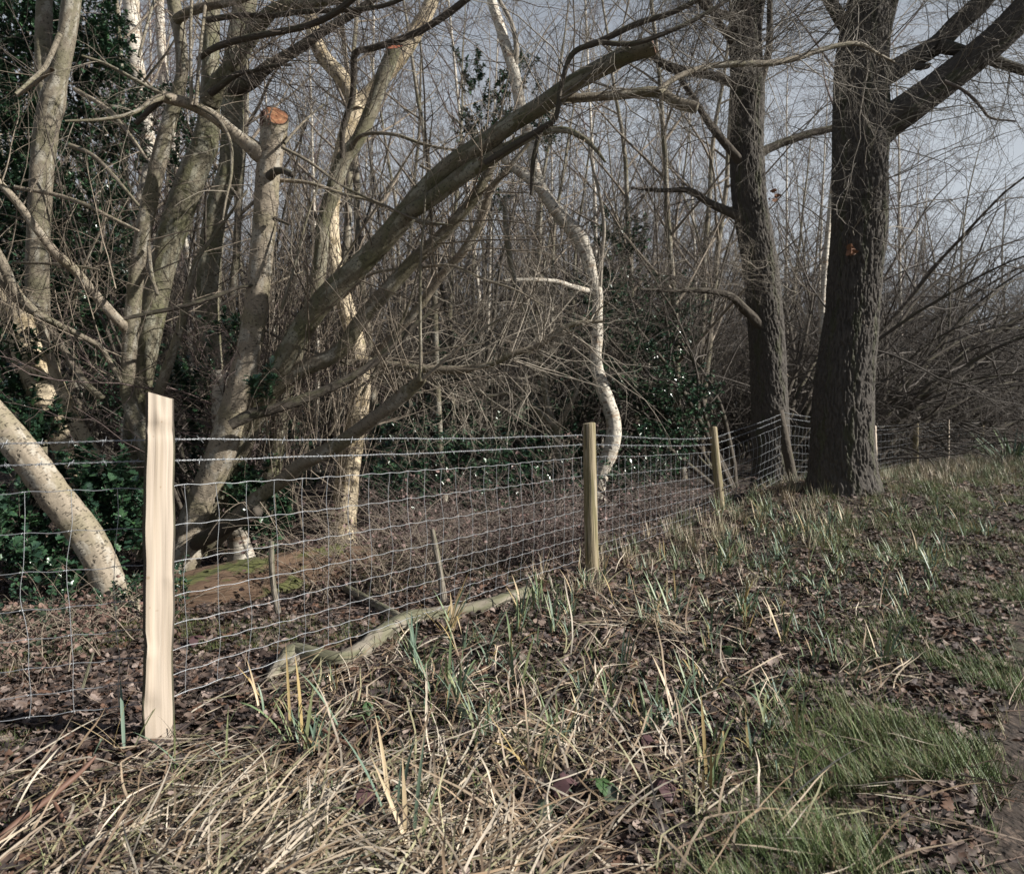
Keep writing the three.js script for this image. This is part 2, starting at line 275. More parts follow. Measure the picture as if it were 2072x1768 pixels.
function splitPost(name, label, top, foot, w0, w1, turn, seed) {
  // a cleft stake: one flat riven face, bark round the back
  const o = thing(name, label, 'fence post', foot, 'posts of the wire fence');
  const face = new GB(), back = new GB(), H = top.y - foot.y, lowY = -0.22, nF = 60, nx = 12;
  const ax = V(Math.cos(turn), 0, -Math.sin(turn)), az = V(Math.sin(turn), 0, Math.cos(turn)), fr = [], bk = [];
  for (let k = 0; k <= nF; k++) {
    const t = k / nF, y = lerp(lowY, H, t), w = lerp(w1, w0, clamp(y / H)) * (1 + 0.05 * n3(seed, y * 2.2, 3));
    const cx = lerp(0, top.x - foot.x, clamp(y / H)), cz = lerp(0, top.z - foot.z, clamp(y / H));
    const wl = w / 2 + 0.006 * n3(seed + 5, y * 5, 2) - 0.006 * Math.exp(-(((y - 0.40) / 0.03) ** 2)), wr = w / 2 + 0.005 * n3(seed + 9, y * 5, 6);
    const row = [], brow = [], ys = k === nF;
    const P = (a, d, dy = 0) => V(foot.x + cx, foot.y + y + dy, foot.z + cz).addScaledVector(ax, a).addScaledVector(az, d);
    for (let j = 0; j <= nx; j++) {
      const a = lerp(-wl, wr, j / nx), u = j / nx;
      let d = 0.007 * n3(seed + a * 14, y * 3, 4) + 0.004 * n3(a * 60, y * 2.5, seed);
      d += 0.012 * Math.exp(-(((y - 0.36) / 0.02) ** 2)) * sstep(0.6, 0, u) - 0.010 * Math.exp(-(((y - 0.17) / 0.03) ** 2)) * sstep(0.7, 0.1, u) + 0.006 * Math.exp(-(((y - 0.62) / 0.015) ** 2)) * sstep(0.5, 1, u);
      d += 0.008 * Math.exp(-(((y - (H - 0.09)) / 0.03) ** 2 + ((u - 0.5) / 0.2) ** 2)) - 0.010 * Math.exp(-(((y - (H - 0.13)) / 0.02) ** 2));
      row.push(P(a, d, ys ? 0.012 * (0.5 - u) * 2 : 0));
    }
    const nb = 16; for (let j = 0; j <= nb; j++) { const f = j / nb * Math.PI, ro = 1 + 0.10 * n3(j * 0.8, y * 14, seed + 20); brow.push(P(lerp(wr, -wl, (1 - Math.cos(f)) / 2) * (j === 0 || j === nb ? 1 : 1.16 + 0.05 * ro), -(w * 0.62) * Math.sin(f) * ro + (j === 0 || j === nb ? row[j ? 0 : nx].clone().sub(P(0, 0)).dot(az) : 0), ys ? 0.012 * Math.cos(Math.PI - f) : 0)); }
    fr.push(row); bk.push(brow);
  }
  face.quadStrip(fr, (k, j) => [j / nx * 0.5 + seed * 0.13, k / nF * 1.2]); back.quadStrip(bk, (k, j) => [j / 16, k / nF * 2]);
  face.build('riven_face', M.paleWood, o, true); back.build('bark', M.darkBark, o, true);
  const tg = new GB(), fr2 = fr[nF], bk2 = bk[nF], mid = []; for (let j = 0; j <= nx; j++) mid.push(bk2[16 - Math.round(j / nx * 16)]);
  tg.quadStrip([fr2, mid]); tg.build('end_grain', M.paleWood, o, true);
  return o;
}
const postTop = [], postFoot = [];
{
  const mk = (qx, qy, bx, by, d) => [at(qx, qy, d), at(bx, by, d)];
  let [t, f] = mk(648, 1600, 640, 3040, 2.74); f.y = ground(f.x, f.z) - 0.02;
  splitPost('fence_post', 'tall pale freshly split fence stake at the front of the fence', t, f, 0.086, 0.094, 0.62, 1);
  [t, f] = mk(2384, 1714, 2396, 2330, 5.86); f.y = ground(f.x, f.z) - 0.01;
  roundPost('fence_post', 'round greenish wooden fence post in front of the crooked white birch', t, f, 0.050, 0.057, M.greenPost, 3);
  [t, f] = mk(2886, 1730, 2918, 2100, 8.9); f.y = ground(f.x, f.z) - 0.01;
  roundPost('fence_post', 'weathered round fence post leaning slightly left, short of the two oaks', t, f, 0.048, 0.056, M.greenPost, 4);
  [t, f] = mk(3152, 1660, 3214, 1985, 10.75); f.y = ground(f.x, f.z) - 0.01;
  roundPost('fence_post', 'dark fence post leaning hard to the left beside the big oak', t, f, 0.068, 0.075, M.darkBark, 5);
  [t, f] = mk(3546, 1722, 3552, 1900, 14.0); f.y = ground(f.x, f.z) - 0.05;
  splitPost('fence_post', 'thin split fence stake just right of the big oak trunk', t, f, 0.085, 0.10, 0.9, 6);
  [t, f] = mk(3708, 1714, 3706, 1900, 16.5); f.y = ground(f.x, f.z) - 0.05;
  roundPost('fence_post', 'tawny round fence post, second right of the big oak', t, f, 0.058, 0.060, M.greenPost, 7);
  [t, f] = mk(3844, 1698, 3842, 1890, 19.0); f.y = ground(f.x, f.z) - 0.05;
  splitPost('fence_post', 'pale split fence stake, third right of the big oak', t, f, 0.088, 0.10, 0.85, 8);
  [t, f] = mk(3976, 1714, 3974, 1860, 22.0); f.y = ground(f.x, f.z) - 0.05;
  roundPost('fence_post', 'farthest fence post in view, beside the dark green sedge', t, f, 0.055, 0.062, M.greenPost, 9);
}

// ---------------------------------------------------------------- netting and barbed wire
{
  // per fence node: height of the lowest line above 0, and a stretch of the spacings
  const lift = [-0.06, -0.05, 0.0, -0.02, -0.04, 0.26, 0.10, 0.16, 0.16, 0.18, 0.2, 0.2], sc = [1, 1.02, 1, 0.99, 0.92, 0.95, 0.90, 0.88, 0.9, 0.9, 0.9, 0.9];
  const H = [0.14, 0.222, 0.316, 0.42, 0.53, 0.66, 0.80, 0.954], B = [1.055, 1.135];
  const nodes = FN.slice(0, 10), pts = [], off = 0.062; // points along the line, 5 cm apart, set off towards the wood
  let run = 0; const seg = [];
  for (let k = 0; k < nodes.length - 1; k++) { const [ax, az] = nodes[k], [bx, bz] = nodes[k + 1], L = Math.hypot(bx - ax, bz - az); seg.push([run, L]); run += L; }
  const node = s => { let k = 0; while (k < seg.length - 1 && s > seg[k][0] + seg[k][1]) k++; const t = clamp((s - seg[k][0]) / seg[k][1]), [ax, az] = nodes[k], [bx, bz] = nodes[k + 1]; const nx = (bz - az) / seg[k][1], nz = -(bx - ax) / seg[k][1]; const sag = -0.022 * 4 * t * (1 - t); return { x: lerp(ax, bx, t) + nx * off, z: lerp(az, bz, t) + nz * off, l: lerp(lift[k], lift[k + 1], t) + sag * 0.6, s: lerp(sc[k], sc[k + 1], t), t, k, nx, nz }; };
  const P = (s, h, id) => { const q = node(s), belly = 0.028 * Math.sin(Math.PI * q.t) * n3(q.k * 3.1 + 0.5, h * 2.2, 0.4) * 1.6; return V(q.x + q.nx * belly, q.l + h * q.s + 0.010 * n3(s * 0.9, h * 6, id) + 0.004 * n3(s * 5, h * 3, id + 3), q.z + q.nz * belly); };
  const start = 2.2, stop = run;
  const net = thing('stock_netting', 'galvanised wire stock netting stretched along the fence posts', 'wire netting', onGround(FN[2][0], FN[2][1]));
  const wire = (list, r, sides, name, par, mat = M.wire) => { const g = new GB(); g.tube(list, list.map(() => r), { sides, cap: false }); return g.build(name, mat, par); };
  H.forEach((h, id) => { const a = []; for (let s = start; s < stop; s += s < 13 ? 0.03 : 0.12) { const q = P(s, h, id); const c = ((s / 0.15) % 1 + 1) % 1; q.y += 0.003 * Math.sin(c * Math.PI * 2); a.push(q); } wire(a, id === 0 || id === 7 ? 0.0016 : 0.0014, 5, 'line_wire', net); });
  for (let s = start + 0.08, j = 0; s < stop; s += 0.15, j++) {
    if (s > 21 && j % 2) continue;
    const g = new GB(), a = [], lean = 0.010 * n3(j * 0.7, 2, 3), st = s + 0.02 * n3(j * 0.37, 0.1, 7);
    for (let i = 0; i <= 28; i++) { const h = lerp(H[0], H[7], i / 28), k = n3(j * 1.3, h * 7, 2) * 0.010 + n3(j * 0.21, h * 3.2, 5) * 0.02; a.push(P(st + k + lean * (h - 0.5), h, 20)); }
    g.tube(a, a.map(() => 0.0012), { sides: 5, cap: false });
    if (s < 14) H.forEach((h, id) => { const k = n3(j * 1.3, h * 7, 2) * 0.010 + n3(j * 0.21, h * 3.2, 5) * 0.02, q = P(st + k + lean * (h - 0.5), h, id), w = []; for (let i = 0; i <= 8; i++) { const f = i / 8 * Math.PI * 4; const qq = P(st + k + (i / 8 - 0.5) * 0.018, h, id); w.push(V(qq.x, q.y + Math.sin(f) * 0.0032, qq.z).add(V(0, 0, Math.cos(f) * 0.0032))); } g.tube(w, w.map(() => 0.0013), { sides: 4, cap: false }); });
    g.build('stay_wire', M.wire, net);
  }
  const barbShape = (() => { const g = new GB(); for (const [sg, ph] of [[1, 0], [-1, 1.6]]) { const a = []; for (let i = 0; i <= 10; i++) { const f = ph + i / 10 * Math.PI * 3; a.push(V((i / 10 - 0.5) * 0.008 + sg * 0.004, Math.sin(f) * 0.0042, Math.cos(f) * 0.0042)); } const d0 = a[0].clone().multiplyScalar(1).setX(0).normalize(), d1 = a[10].clone().setX(0).normalize(); a.unshift(a[0].clone().addScaledVector(d0, 0.014).add(V(-0.004, 0, 0))); a.push(a[11].clone().addScaledVector(d1, 0.014).add(V(0.004, 0, 0))); g.tube(a, a.map((q, i) => i === 0 || i === a.length - 1 ? 0.0004 : 0.0012), { sides: 4, cap: false }); } return g.geometry(); })();
  B.forEach((h, id) => {
    const o = thing('barbed_wire', id ? 'upper strand of twisted barbed wire along the fence top' : 'lower strand of twisted barbed wire, just above the netting', 'barbed wire', onGround(FN[2][0], FN[2][1]), 'strands of barbed wire');
    const a = [[], []]; for (let s = start; s < stop; s += s < 12 ? 0.006 : s < 16 ? 0.012 : 0.05) { const q = P(s, h, 40 + id), f = s / 0.045 * Math.PI * 2; for (const k of [0, 1]) a[k].push(V(q.x, q.y + Math.cos(f + k * Math.PI) * 0.0021, q.z + Math.sin(f + k * Math.PI) * 0.0021)); }
    wire(a[0], 0.0013, 4, 'wire_strand', o); wire(a[1], 0.0013, 4, 'wire_strand', o);
    const rb = rngOf(70 + id);
    for (let s = start + 0.05; s < 17; s += 0.105) { const m = new THREE.Mesh(barbShape, M.wire), q = P(s, h, 40 + id), q2 = P(s + 0.02, h, 40 + id); m.name = 'barb'; m.position.copy(q).sub(o.position); m.quaternion.setFromUnitVectors(V(1, 0, 0), q2.sub(q).normalize()); m.rotateX(rb() * 6.28); o.add(m); }
  });
}
// ---------------------------------------------------------------- traced trees: every stem at its own distance
function twig(g, p, dir, len, r0, r, o = {}) {
  const segs = o.segs ?? 4, wob = o.wob ?? 0.25, up = o.up ?? 0.05, P = [p.clone()], R = [r0], d = dir.clone().normalize(), q = p.clone();
  for (let k = 1; k <= segs; k++) { d.x += (r() - 0.5) * wob; d.y += (r() - 0.5) * wob + up; d.z += (r() - 0.5) * wob; d.normalize(); q.addScaledVector(d, len / segs); P.push(q.clone()); R.push(lerp(r0, Math.max(0.0008, r0 * (o.tip ?? 0.25)), k / segs)); }
  g.tube(P, R, { sides: o.sides ?? 3, cap: false, vlen: 0.5 });
  if ((o.sub ?? 0) > 0) { const n = o.n ?? 4; for (let k = 0; k < n; k++) { const t = 0.2 + 0.75 * (k + r()) / n, f = t * segs, i = Math.min(segs - 1, Math.floor(f)), b = P[i].clone().lerp(P[i + 1], f - i), e = V().subVectors(P[i + 1], P[i]).normalize(); const w = V(r() - 0.5, r() - 0.5, r() - 0.5).normalize(); w.addScaledVector(e, -w.dot(e)).normalize(); const nd = e.multiplyScalar(o.fwd ?? 0.8).addScaledVector(w, 0.75); twig(g, b, nd, len * (1 - t * 0.5) * range(r, 0.3, 0.6), lerp(R[i], R[i + 1], f - i) * 0.6, r, { ...o, sub: o.sub - 1, segs: Math.max(2, segs - 1), n: o.n2 ?? Math.max(2, n - 1) }); } }
  return [P, R];
}
// sprays: twigs of unit length with their side twigs, a few of each habit, set along the limbs
const SPRAY = {};
for (const [habit, o] of Object.entries({ straight: { wob: 0.24, up: 0.02, n: 5, sub: 1 }, zigzag: { wob: 0.62, up: -0.01, n: 6, sub: 2, n2: 4 }, fine: { wob: 0.4, up: 0.02, n: 9, sub: 2, n2: 5 }, shoot: { wob: 0.12, up: 0.02, n: 3, sub: 1 } }))
  SPRAY[habit] = [0, 1, 2, 3, 4, 5].map(k => { const g = new GB(), r = rngOf(7000 + k * 13 + habit.length * 101); twig(g, V(), V(1, 0.0, 0), 1, habit === 'shoot' ? 0.0044 : habit === 'straight' ? 0.0062 : 0.0048, r, { segs: 8, tip: 0.3, fwd: 0.7, ...o }); return g.geometry(); });
class Sprays {
  constructor() { this.list = []; }
  add(p, dir, len, r, habit, thick = 1) { const X = dir.clone().normalize(), a = V(r() - 0.5, r() - 0.5, r() - 0.5), Y = a.addScaledVector(X, -a.dot(X)).normalize(), Z = V().crossVectors(X, Y), m = new THREE.Matrix4().makeBasis(X.multiplyScalar(len), Y.multiplyScalar(len * thick), Z.multiplyScalar(len * thick)); m.setPosition(p); this.list.push([habit, Math.floor(r() * 6), m, 0.75 + 0.5 * r()]); }
}
function sprout(S, limb, n, r, o = {}) { // sprays off a limb
  const { P, R } = limb, L = P.length;
  n = Math.round(n * (o.sub === 2 || o.habit ? 1.7 : 1.25)); for (let k = 0; k < n; k++) {
    const t = lerp(o.from ?? 0.15, o.to ?? 1, r()), i = clamp(Math.floor(t * (L - 1)), 0, L - 2), e = V().subVectors(P[i + 1], P[i]).normalize();
    const w = V(r() - 0.5, r() - 0.5, r() - 0.5).normalize(); w.addScaledVector(e, -w.dot(e)).normalize(); if (o.bias) w.add(o.bias).normalize();
    S.add(P[i].clone().addScaledVector(w, R[i] * 0.6), e.multiplyScalar(o.fwd ?? 0.6).addScaledVector(w, 1), range(r, o.len?.[0] ?? 0.3, o.len?.[1] ?? 1.2), r, o.habit ?? (o.sub === 2 ? 'zigzag' : 'straight'));
  }
}
// one stem or limb: pts traced; returns its path so that twigs can start from it
function stem(parent, name, mat, list, d0, d1, o = {}) {
  const pts = traced(list, d0, d1), [P, R] = smoothPath(pts, o.step ?? 0.03), rm = Math.max(...R), sides = o.sides ?? clamp(Math.round(rm * 260), 8, 40), sd = o.seed ?? P[0].x * 7 + P[0].y * 3;
  if (o.flare) for (let k = 0; k < R.length; k++) R[k] *= 1 + o.flare * Math.exp(-k * (o.step ?? 0.03) / (o.flareLen ?? 0.18));
  const amp = o.amp ?? 0.10, g = new GB();
  const res = g.tube(P, R, { sides, rep: Math.max(1, Math.round(rm * 2 * Math.PI / 0.45)), vlen: o.vlen ?? 0.9, end: o.end, disp: o.disp ?? ((th, s, r, c, d) => r * (amp * fbm3(c * 1.3 + sd, s * (0.35 / rm) * 0.6, d * 1.3, 3) * 1.6 + 0.05 * n3(c * 4, s * 14 + sd, d * 4))) });
  const m = g.build(name, mat, parent); if (o.label) m.userData.label = o.label;
  return { P, R, T: res.T, ring: res.ring, mesh: m };
}
function sawnFace(parent, limb, cols, seed, label) { // the sawn end of a limb: rings of wood and a thin dark rim of bark
  const ring = limb.ring(limb.P.length - 1), c = V(); ring.slice(0, -1).forEach(q => c.add(q)); c.multiplyScalar(1 / (ring.length - 1));
  const g = new GB(); g.c = []; const rows = [], f = [0.02, 0.12, 0.22, 0.32, 0.42, 0.52, 0.6, 0.68, 0.75, 0.82, 0.87, 0.9, 0.93, 0.97, 1.0];
  const nrm = V().crossVectors(V().subVectors(ring[4], c), V().subVectors(ring[0], c)).normalize(); if (nrm.dot(limb.T[limb.P.length - 1]) < 0) nrm.negate();
  f.forEach((t, k) => { const row = ring.map((q, j) => c.clone().lerp(q, t).addScaledVector(nrm, 0.004 + 0.006 * n3(seed + Math.cos(j) * 3, t * 5, j * 0.4) * (1 - t))); rows.push(row); row.forEach((q, j) => { const v = 0.8 + 0.35 * n3(seed, t * 22, 0.3) + 0.3 * n3(q.x * 60, q.y * 60, q.z * 60); const a = t > 0.92 ? cols[1] : mix3(cols[0], cols[2], sstep(-0.05, 0.25, n3(q.x * 22 + seed, q.y * 22, q.z * 22))); g.c.push(a[0] * v, a[1] * v, a[2] * v); }); });
  g.quadStrip(rows); const m = g.build('sawn_face', M.cutWood, parent, true); if (label) m.userData.label = label; return m;
}
const twigTint = new Map();
function twigMesh(S, mat, parent, name = 'twigs') {
  const base = parent.position, by = new Map(); for (const e of S.list) { const k = e[0] + e[1]; by.has(k) || by.set(k, []); by.get(k).push(e); }
  if (!twigTint.has(mat)) { const c = mat.clone(); c.color = lin(1, 1, 1); twigTint.set(mat, c); }
  for (const l of by.values()) { const im = new THREE.InstancedMesh(SPRAY[l[0][0]][l[0][1]], twigTint.get(mat), l.length); im.name = name; im.userData.kind = 'stuff'; l.forEach((e, k) => { e[2].elements[12] -= base.x; e[2].elements[13] -= base.y; e[2].elements[14] -= base.z; im.setMatrixAt(k, e[2]); im.setColorAt(k, mat.color.clone().multiplyScalar(e[3])); }); parent.add(im); }
}

{ // ---- the coppiced tree behind the pale stake, its front stem sawn off
  const base = at(745, 2250, 7.0), o = thing('coppiced_tree', 'multi stemmed grey tree with a thick stem sawn off orange at the top', 'tree', base), r = rngOf(11), tw = new Sprays(), twr = new Sprays(), twd = new Sprays();
  const cutN = V(0.35, 0.62, 0.70).normalize();
  const s1 = stem(o, 'sawn_stem', M.alderPale, [[700, 2330, 148], [745, 2250, 126], [772, 2130, 110], [832, 1980, 104], [895, 1830, 112], [932, 1700, 108], [972, 1560, 101], [1010, 1400, 95], [1040, 1200, 94], [1060, 1000, 93], [1075, 850, 95], [1085, 700, 95], [1098, 600, 101], [1108, 520, 104], [1114, 468, 106]], 7.0, 6.6, { end: cutN, step: 0.02, seed: 4, amp: 0.10, flare: 0.25 });
  sawnFace(o, s1, [[0.27, 0.115, 0.055], [0.03, 0.02, 0.014], [0.36, 0.18, 0.09]], 3, 'orange brown sawn wood with a dark rim of bark');
  const sp = new GB(), tp = s1.P[s1.P.length - 2]; for (let k = 0; k < 34; k++) { const a = lerp(2.2, 4.6, r()), f = r(), p = tp.clone().add(V(Math.cos(a) * 0.125 * (0.6 + 0.45 * f), -0.09 + 0.12 * r() + 0.03, Math.abs(Math.sin(a)) * 0.07)); twig(sp, p.add(V(0, -0.05, 0.02)), V((r() - 0.6) * 0.5, 1, (r() - 0.3) * 0.5), range(r, 0.05, 0.14), range(r, 0.006, 0.014), r, { segs: 2, sides: 4, tip: 0.1 }); } sp.build('splinters', M.twigRed, o);
  const side = stem(o, 'side_limb', M.alderPale, [[1085, 660, 50], [1040, 612, 66], [960, 550, 48], [860, 470, 46], [760, 420, 44], [690, 400, 46], [650, 388, 44]], 6.68, 6.35, { flare: 0.3 });
  stem(o, 'stub', M.darkBark, [[1090, 715, 40], [1110, 695, 34], [1145, 690, 26], [1180, 706, 24]], 6.62, 6.35, {});
  stem(o, 'stub', M.darkBark, [[1110, 885, 20], [1135, 893, 15], [1165, 907, 11]], 6.6, 6.45, {});
  const up1 = stem(o, 'shoot', M.alderPale, [[775, 425, 18], [772, 330, 15], [770, 180, 14], [774, 0, 13], [780, -160, 11]], 6.4, 6.3, {}), up2 = stem(o, 'shoot', M.alderPale, [[792, 430, 18], [798, 330, 15], [812, 180, 14], [832, 0, 13], [850, -160, 11]], 6.4, 6.5, {});
  const sh = [stem(o, 'shoot', M.alder, [[655, 392, 30], [610, 410, 20], [540, 455, 17], [420, 482, 14], [262, 490, 9]], 6.35, 5.9, {}), stem(o, 'shoot', M.darkBark, [[660, 395, 26], [610, 440, 24], [550, 500, 20]], 6.35, 6.5, {}), stem(o, 'shoot', M.alder, [[690, 400, 16], [560, 330, 15], [430, 260, 13], [330, 225, 10]], 6.35, 6.2, {}), stem(o, 'shoot', M.alder, [[800, 430, 14], [880, 480, 13], [930, 570, 13], [935, 700, 12], [915, 800, 10], [900, 890, 7]], 6.4, 6.2, {})];
  for (const s of sh) sprout(twr, s, 7, r, { len: [0.2, 0.7], r: 0.004 });
  // long leaning limbs to the right
  const s5 = stem(o, 'leaning_limb', M.alderGreen, [[790, 2230, 120, 7.2], [900, 1900, 92, 7.2], [1050, 1615, 84, 7.1], [1150, 1450, 86], [1250, 1285, 92], [1350, 1170, 92], [1500, 1030, 86], [1600, 920, 86], [1680, 820, 88], [1760, 730, 80], [1850, 650, 80], [1960, 580, 78], [2072, 500, 73], [2200, 420, 71], [2320, 335, 70], [2450, 265, 69], [2550, 215, 70], [2645, 185, 72]], 7.2, 5.4, { end: V(0.9, 0.25, 0.35).normalize(), step: 0.022, seed: 9, label: 'long thick limb leaning right, sawn off at its tip' });
  sawnFace(o, s5, [[0.30, 0.16, 0.10], [0.04, 0.03, 0.02], [0.38, 0.24, 0.17]], 8);
  const s6 = stem(o, 'leaning_limb', M.alderGreen, [[1660, 860, 60], [1730, 815, 62], [1800, 765, 62], [1900, 690, 64], [2000, 630, 55], [2072, 588, 46], [2160, 545, 34], [2240, 527, 28], [2300, 528, 25], [2370, 565, 20], [2420, 615, 15], [2450, 655, 10]], 6.3, 5.6, {});
  const s6b = stem(o, 'leaning_limb', M.alder, [[840, 2200, 110, 7.3], [960, 1850, 80, 7.3], [1095, 1590, 72], [1200, 1505, 70], [1370, 1425, 62], [1450, 1310, 62], [1560, 1180, 60], [1680, 1050, 56], [1780, 960, 52], [1850, 885, 48], [1920, 800, 42], [1985, 680, 36], [2030, 600, 28]], 7.2, 6.4, {});
  const s6c = stem(o, 'leaning_limb', M.alderPale, [[1500, 1440, 24], [1610, 1340, 30], [1700, 1235, 34], [1790, 1110, 36], [1880, 1010, 36], [1950, 880, 36], [1985, 770, 32], [2040, 700, 22], [2140, 580, 14]], 7.4, 6.6, {});
  const s8 = stem(o, 'low_limb', M.alder, [[850, 2200, 70, 7.0], [1010, 2040, 58, 6.95], [1140, 1945, 56], [1230, 1872, 60], [1350, 1810, 60], [1450, 1740, 56], [1560, 1660, 56], [1640, 1592, 58], [1700, 1540, 44], [1715, 1525, 20]], 7.0, 6.2, { label: 'low smooth limb rising right above the wire' });
  const up3 = stem(o, 'shoot', M.alder, [[1700, 1540, 24], [1702, 1480, 15], [1700, 1300, 13], [1703, 1050, 11], [1716, 880, 8], [1725, 700, 5]], 6.2, 6.1, {});
  const off = stem(o, 'shoot', M.alderPale, [[1710, 1535, 18], [1810, 1450, 12], [1950, 1335, 10], [2080, 1255, 7], [2200, 1150, 5]], 6.2, 5.9, {});
  const dk = stem(o, 'dead_limb', M.darkBark, [[930, 1720, 42], [1010, 1680, 46], [1090, 1660, 46], [1200, 1625, 42], [1330, 1572, 36], [1480, 1490, 32], [1600, 1385, 28], [1690, 1305, 24], [1790, 1220, 15]], 6.5, 6.9, { amp: 0.2, label: 'dark rotten limb crossing to the right' });
  stem(o, 'dead_limb', M.darkBark, [[790, 2200, 60], [880, 2150, 60], [960, 2110, 58], [1040, 2070, 52]], 6.9, 6.4, { amp: 0.2, label: 'dark sawn stump of a limb low on the tree' });
  stem(o, 'dead_limb', M.darkBark, [[500, 1290, 14], [600, 1268, 18], [740, 1240, 18], [870, 1200, 16], [960, 1165, 14], [1060, 1150, 9]], 6.3, 6.7, {});
  stem(o, 'shoot', M.alder, [[640, 1590, 40], [690, 1450, 38], [730, 1320, 34], [765, 1180, 28], [790, 1060, 20], [860, 960, 14], [1000, 770, 10]], 7.0, 6.9, {});
  // thin whips crossing the gaps
  const whips = [[[1140, 596, 14], [1240, 648, 12], [1400, 760, 11], [1560, 832, 10], [1680, 885, 9], [1830, 912, 6]], [[1130, 728, 18], [1250, 740, 15], [1400, 788, 14], [1510, 815, 13], [1640, 880, 12], [1740, 908, 10], [1850, 902, 6]], [[1050, 1325, 12], [1200, 1402, 10], [1350, 1452, 10], [1560, 1545, 6]], [[1380, 1210, 14], [1500, 1110, 12], [1700, 1082, 12], [1830, 1076, 11], [1960, 1132, 10], [2090, 1175, 8], [2200, 1240, 5]], [[1140, 1250, 12], [1195, 1060, 11], [1240, 890, 9], [1300, 700, 6]], [[1080, 1160, 10], [1160, 1125, 9], [1225, 1098, 6]], [[1700, 670, 12], [1790, 712, 11], [1850, 705, 10], [1880, 640, 8], [1950, 560, 6]], [[1270, 1250, 10], [1420, 1000, 10], [1560, 780, 8], [1700, 560, 6]], [[1150, 580, 12], [1220, 500, 10], [1310, 420, 7]], [[1830, 905, 9], [1950, 780, 9], [2060, 700, 7]], [[1460, 1600, 12], [1560, 1420, 11], [1650, 1240, 10], [1700, 1060, 7]], [[1330, 1760, 12], [1420, 1600, 11], [1560, 1500, 10], [1760, 1420, 8], [1960, 1390, 6]]];
  whips.forEach((l, k) => { const s = stem(o, 'whip', k % 2 ? M.alderPale : M.alder, l, 6.5 + (k % 4) * 0.3, 6.2 + (k % 3) * 0.4, { sides: 7 }); sprout(twr, s, 7, r, { len: [0.2, 0.8] }); });
  // branch that reaches out to the right across the two oaks
  const far = stem(o, 'reaching_branch', M.alder, [[2200, 420, 30], [2280, 402, 38], [2400, 392, 36], [2520, 382, 38], [2640, 372, 42], [2680, 380, 44], [2740, 415, 46], [2800, 432, 50], [2822, 438, 44]], 5.9, 5.8, { label: 'crooked grey branch with a dark broken end' });
  const far2 = stem(o, 'reaching_branch', M.alder, [[2665, 378, 36], [2700, 338, 24], [2770, 300, 24], [2870, 268, 25], [3000, 258, 26], [3120, 255, 26], [3220, 236, 24], [3330, 200, 21], [3440, 176, 20], [3490, 180, 17], [3560, 220, 12], [3620, 250, 9]], 5.8, 6.3, {});
  const dk2 = stem(o, 'reaching_branch', M.darkBark, [[1960, 660, 24], [2080, 585, 26], [2190, 520, 26], [2245, 480, 22], [2270, 350, 20], [2320, 215, 22], [2420, 170, 24], [2580, 95, 24], [2720, 50, 22], [2860, -20, 20]], 5.8, 5.2, { label: 'thin black branch sweeping up to the right' });
  const dk3 = stem(o, 'reaching_branch', M.darkBark, [[2190, 520, 22], [2160, 640, 20], [2150, 790, 14]], 5.8, 5.9, {});
  const dk4 = stem(o, 'reaching_branch', M.darkBark, [[2420, 170, 20], [2560, 175, 22], [2700, 130, 20], [2830, 70, 18], [2960, -10, 15]], 5.3, 5.2, {});
  for (const [s, n, l] of [[s5, 26, [0.3, 1.4]], [s6, 14, [0.3, 1.1]], [s6b, 20, [0.4, 1.8]], [s6c, 16, [0.4, 1.6]], [s8, 20, [0.3, 1.3]], [up3, 8, [0.2, 0.6]], [off, 8, [0.2, 0.7]], [dk, 16, [0.2, 0.9]]]) sprout(tw, s, n, r, { len: l });
  for (const [s, n, l] of [[far, 24, [0.3, 1.2]], [far2, 44, [0.3, 1.5]], [dk2, 26, [0.3, 1.3]], [dk4, 16, [0.3, 1.2]], [dk3, 8, [0.2, 0.7]]]) sprout(twd, s, n, r, { len: l, sub: 2, n: 4, r: 0.0035, up: -0.01, wob: 0.5, from: 0.2 });
  for (let k = 0; k < 110; k++) { const p = at(range(r, 980, 1500), range(r, 1500, 2150), range(r, 6.8, 7.8)); tw.add(p, V((r() - 0.4) * 0.5, 1, (r() - 0.5) * 0.4), range(r, 0.8, 2.2), r, 'shoot', 0.8); }
  twigMesh(tw, M.twig, o); twigMesh(twr, M.twigPale, o); twigMesh(twd, M.twigGrey, o);
}
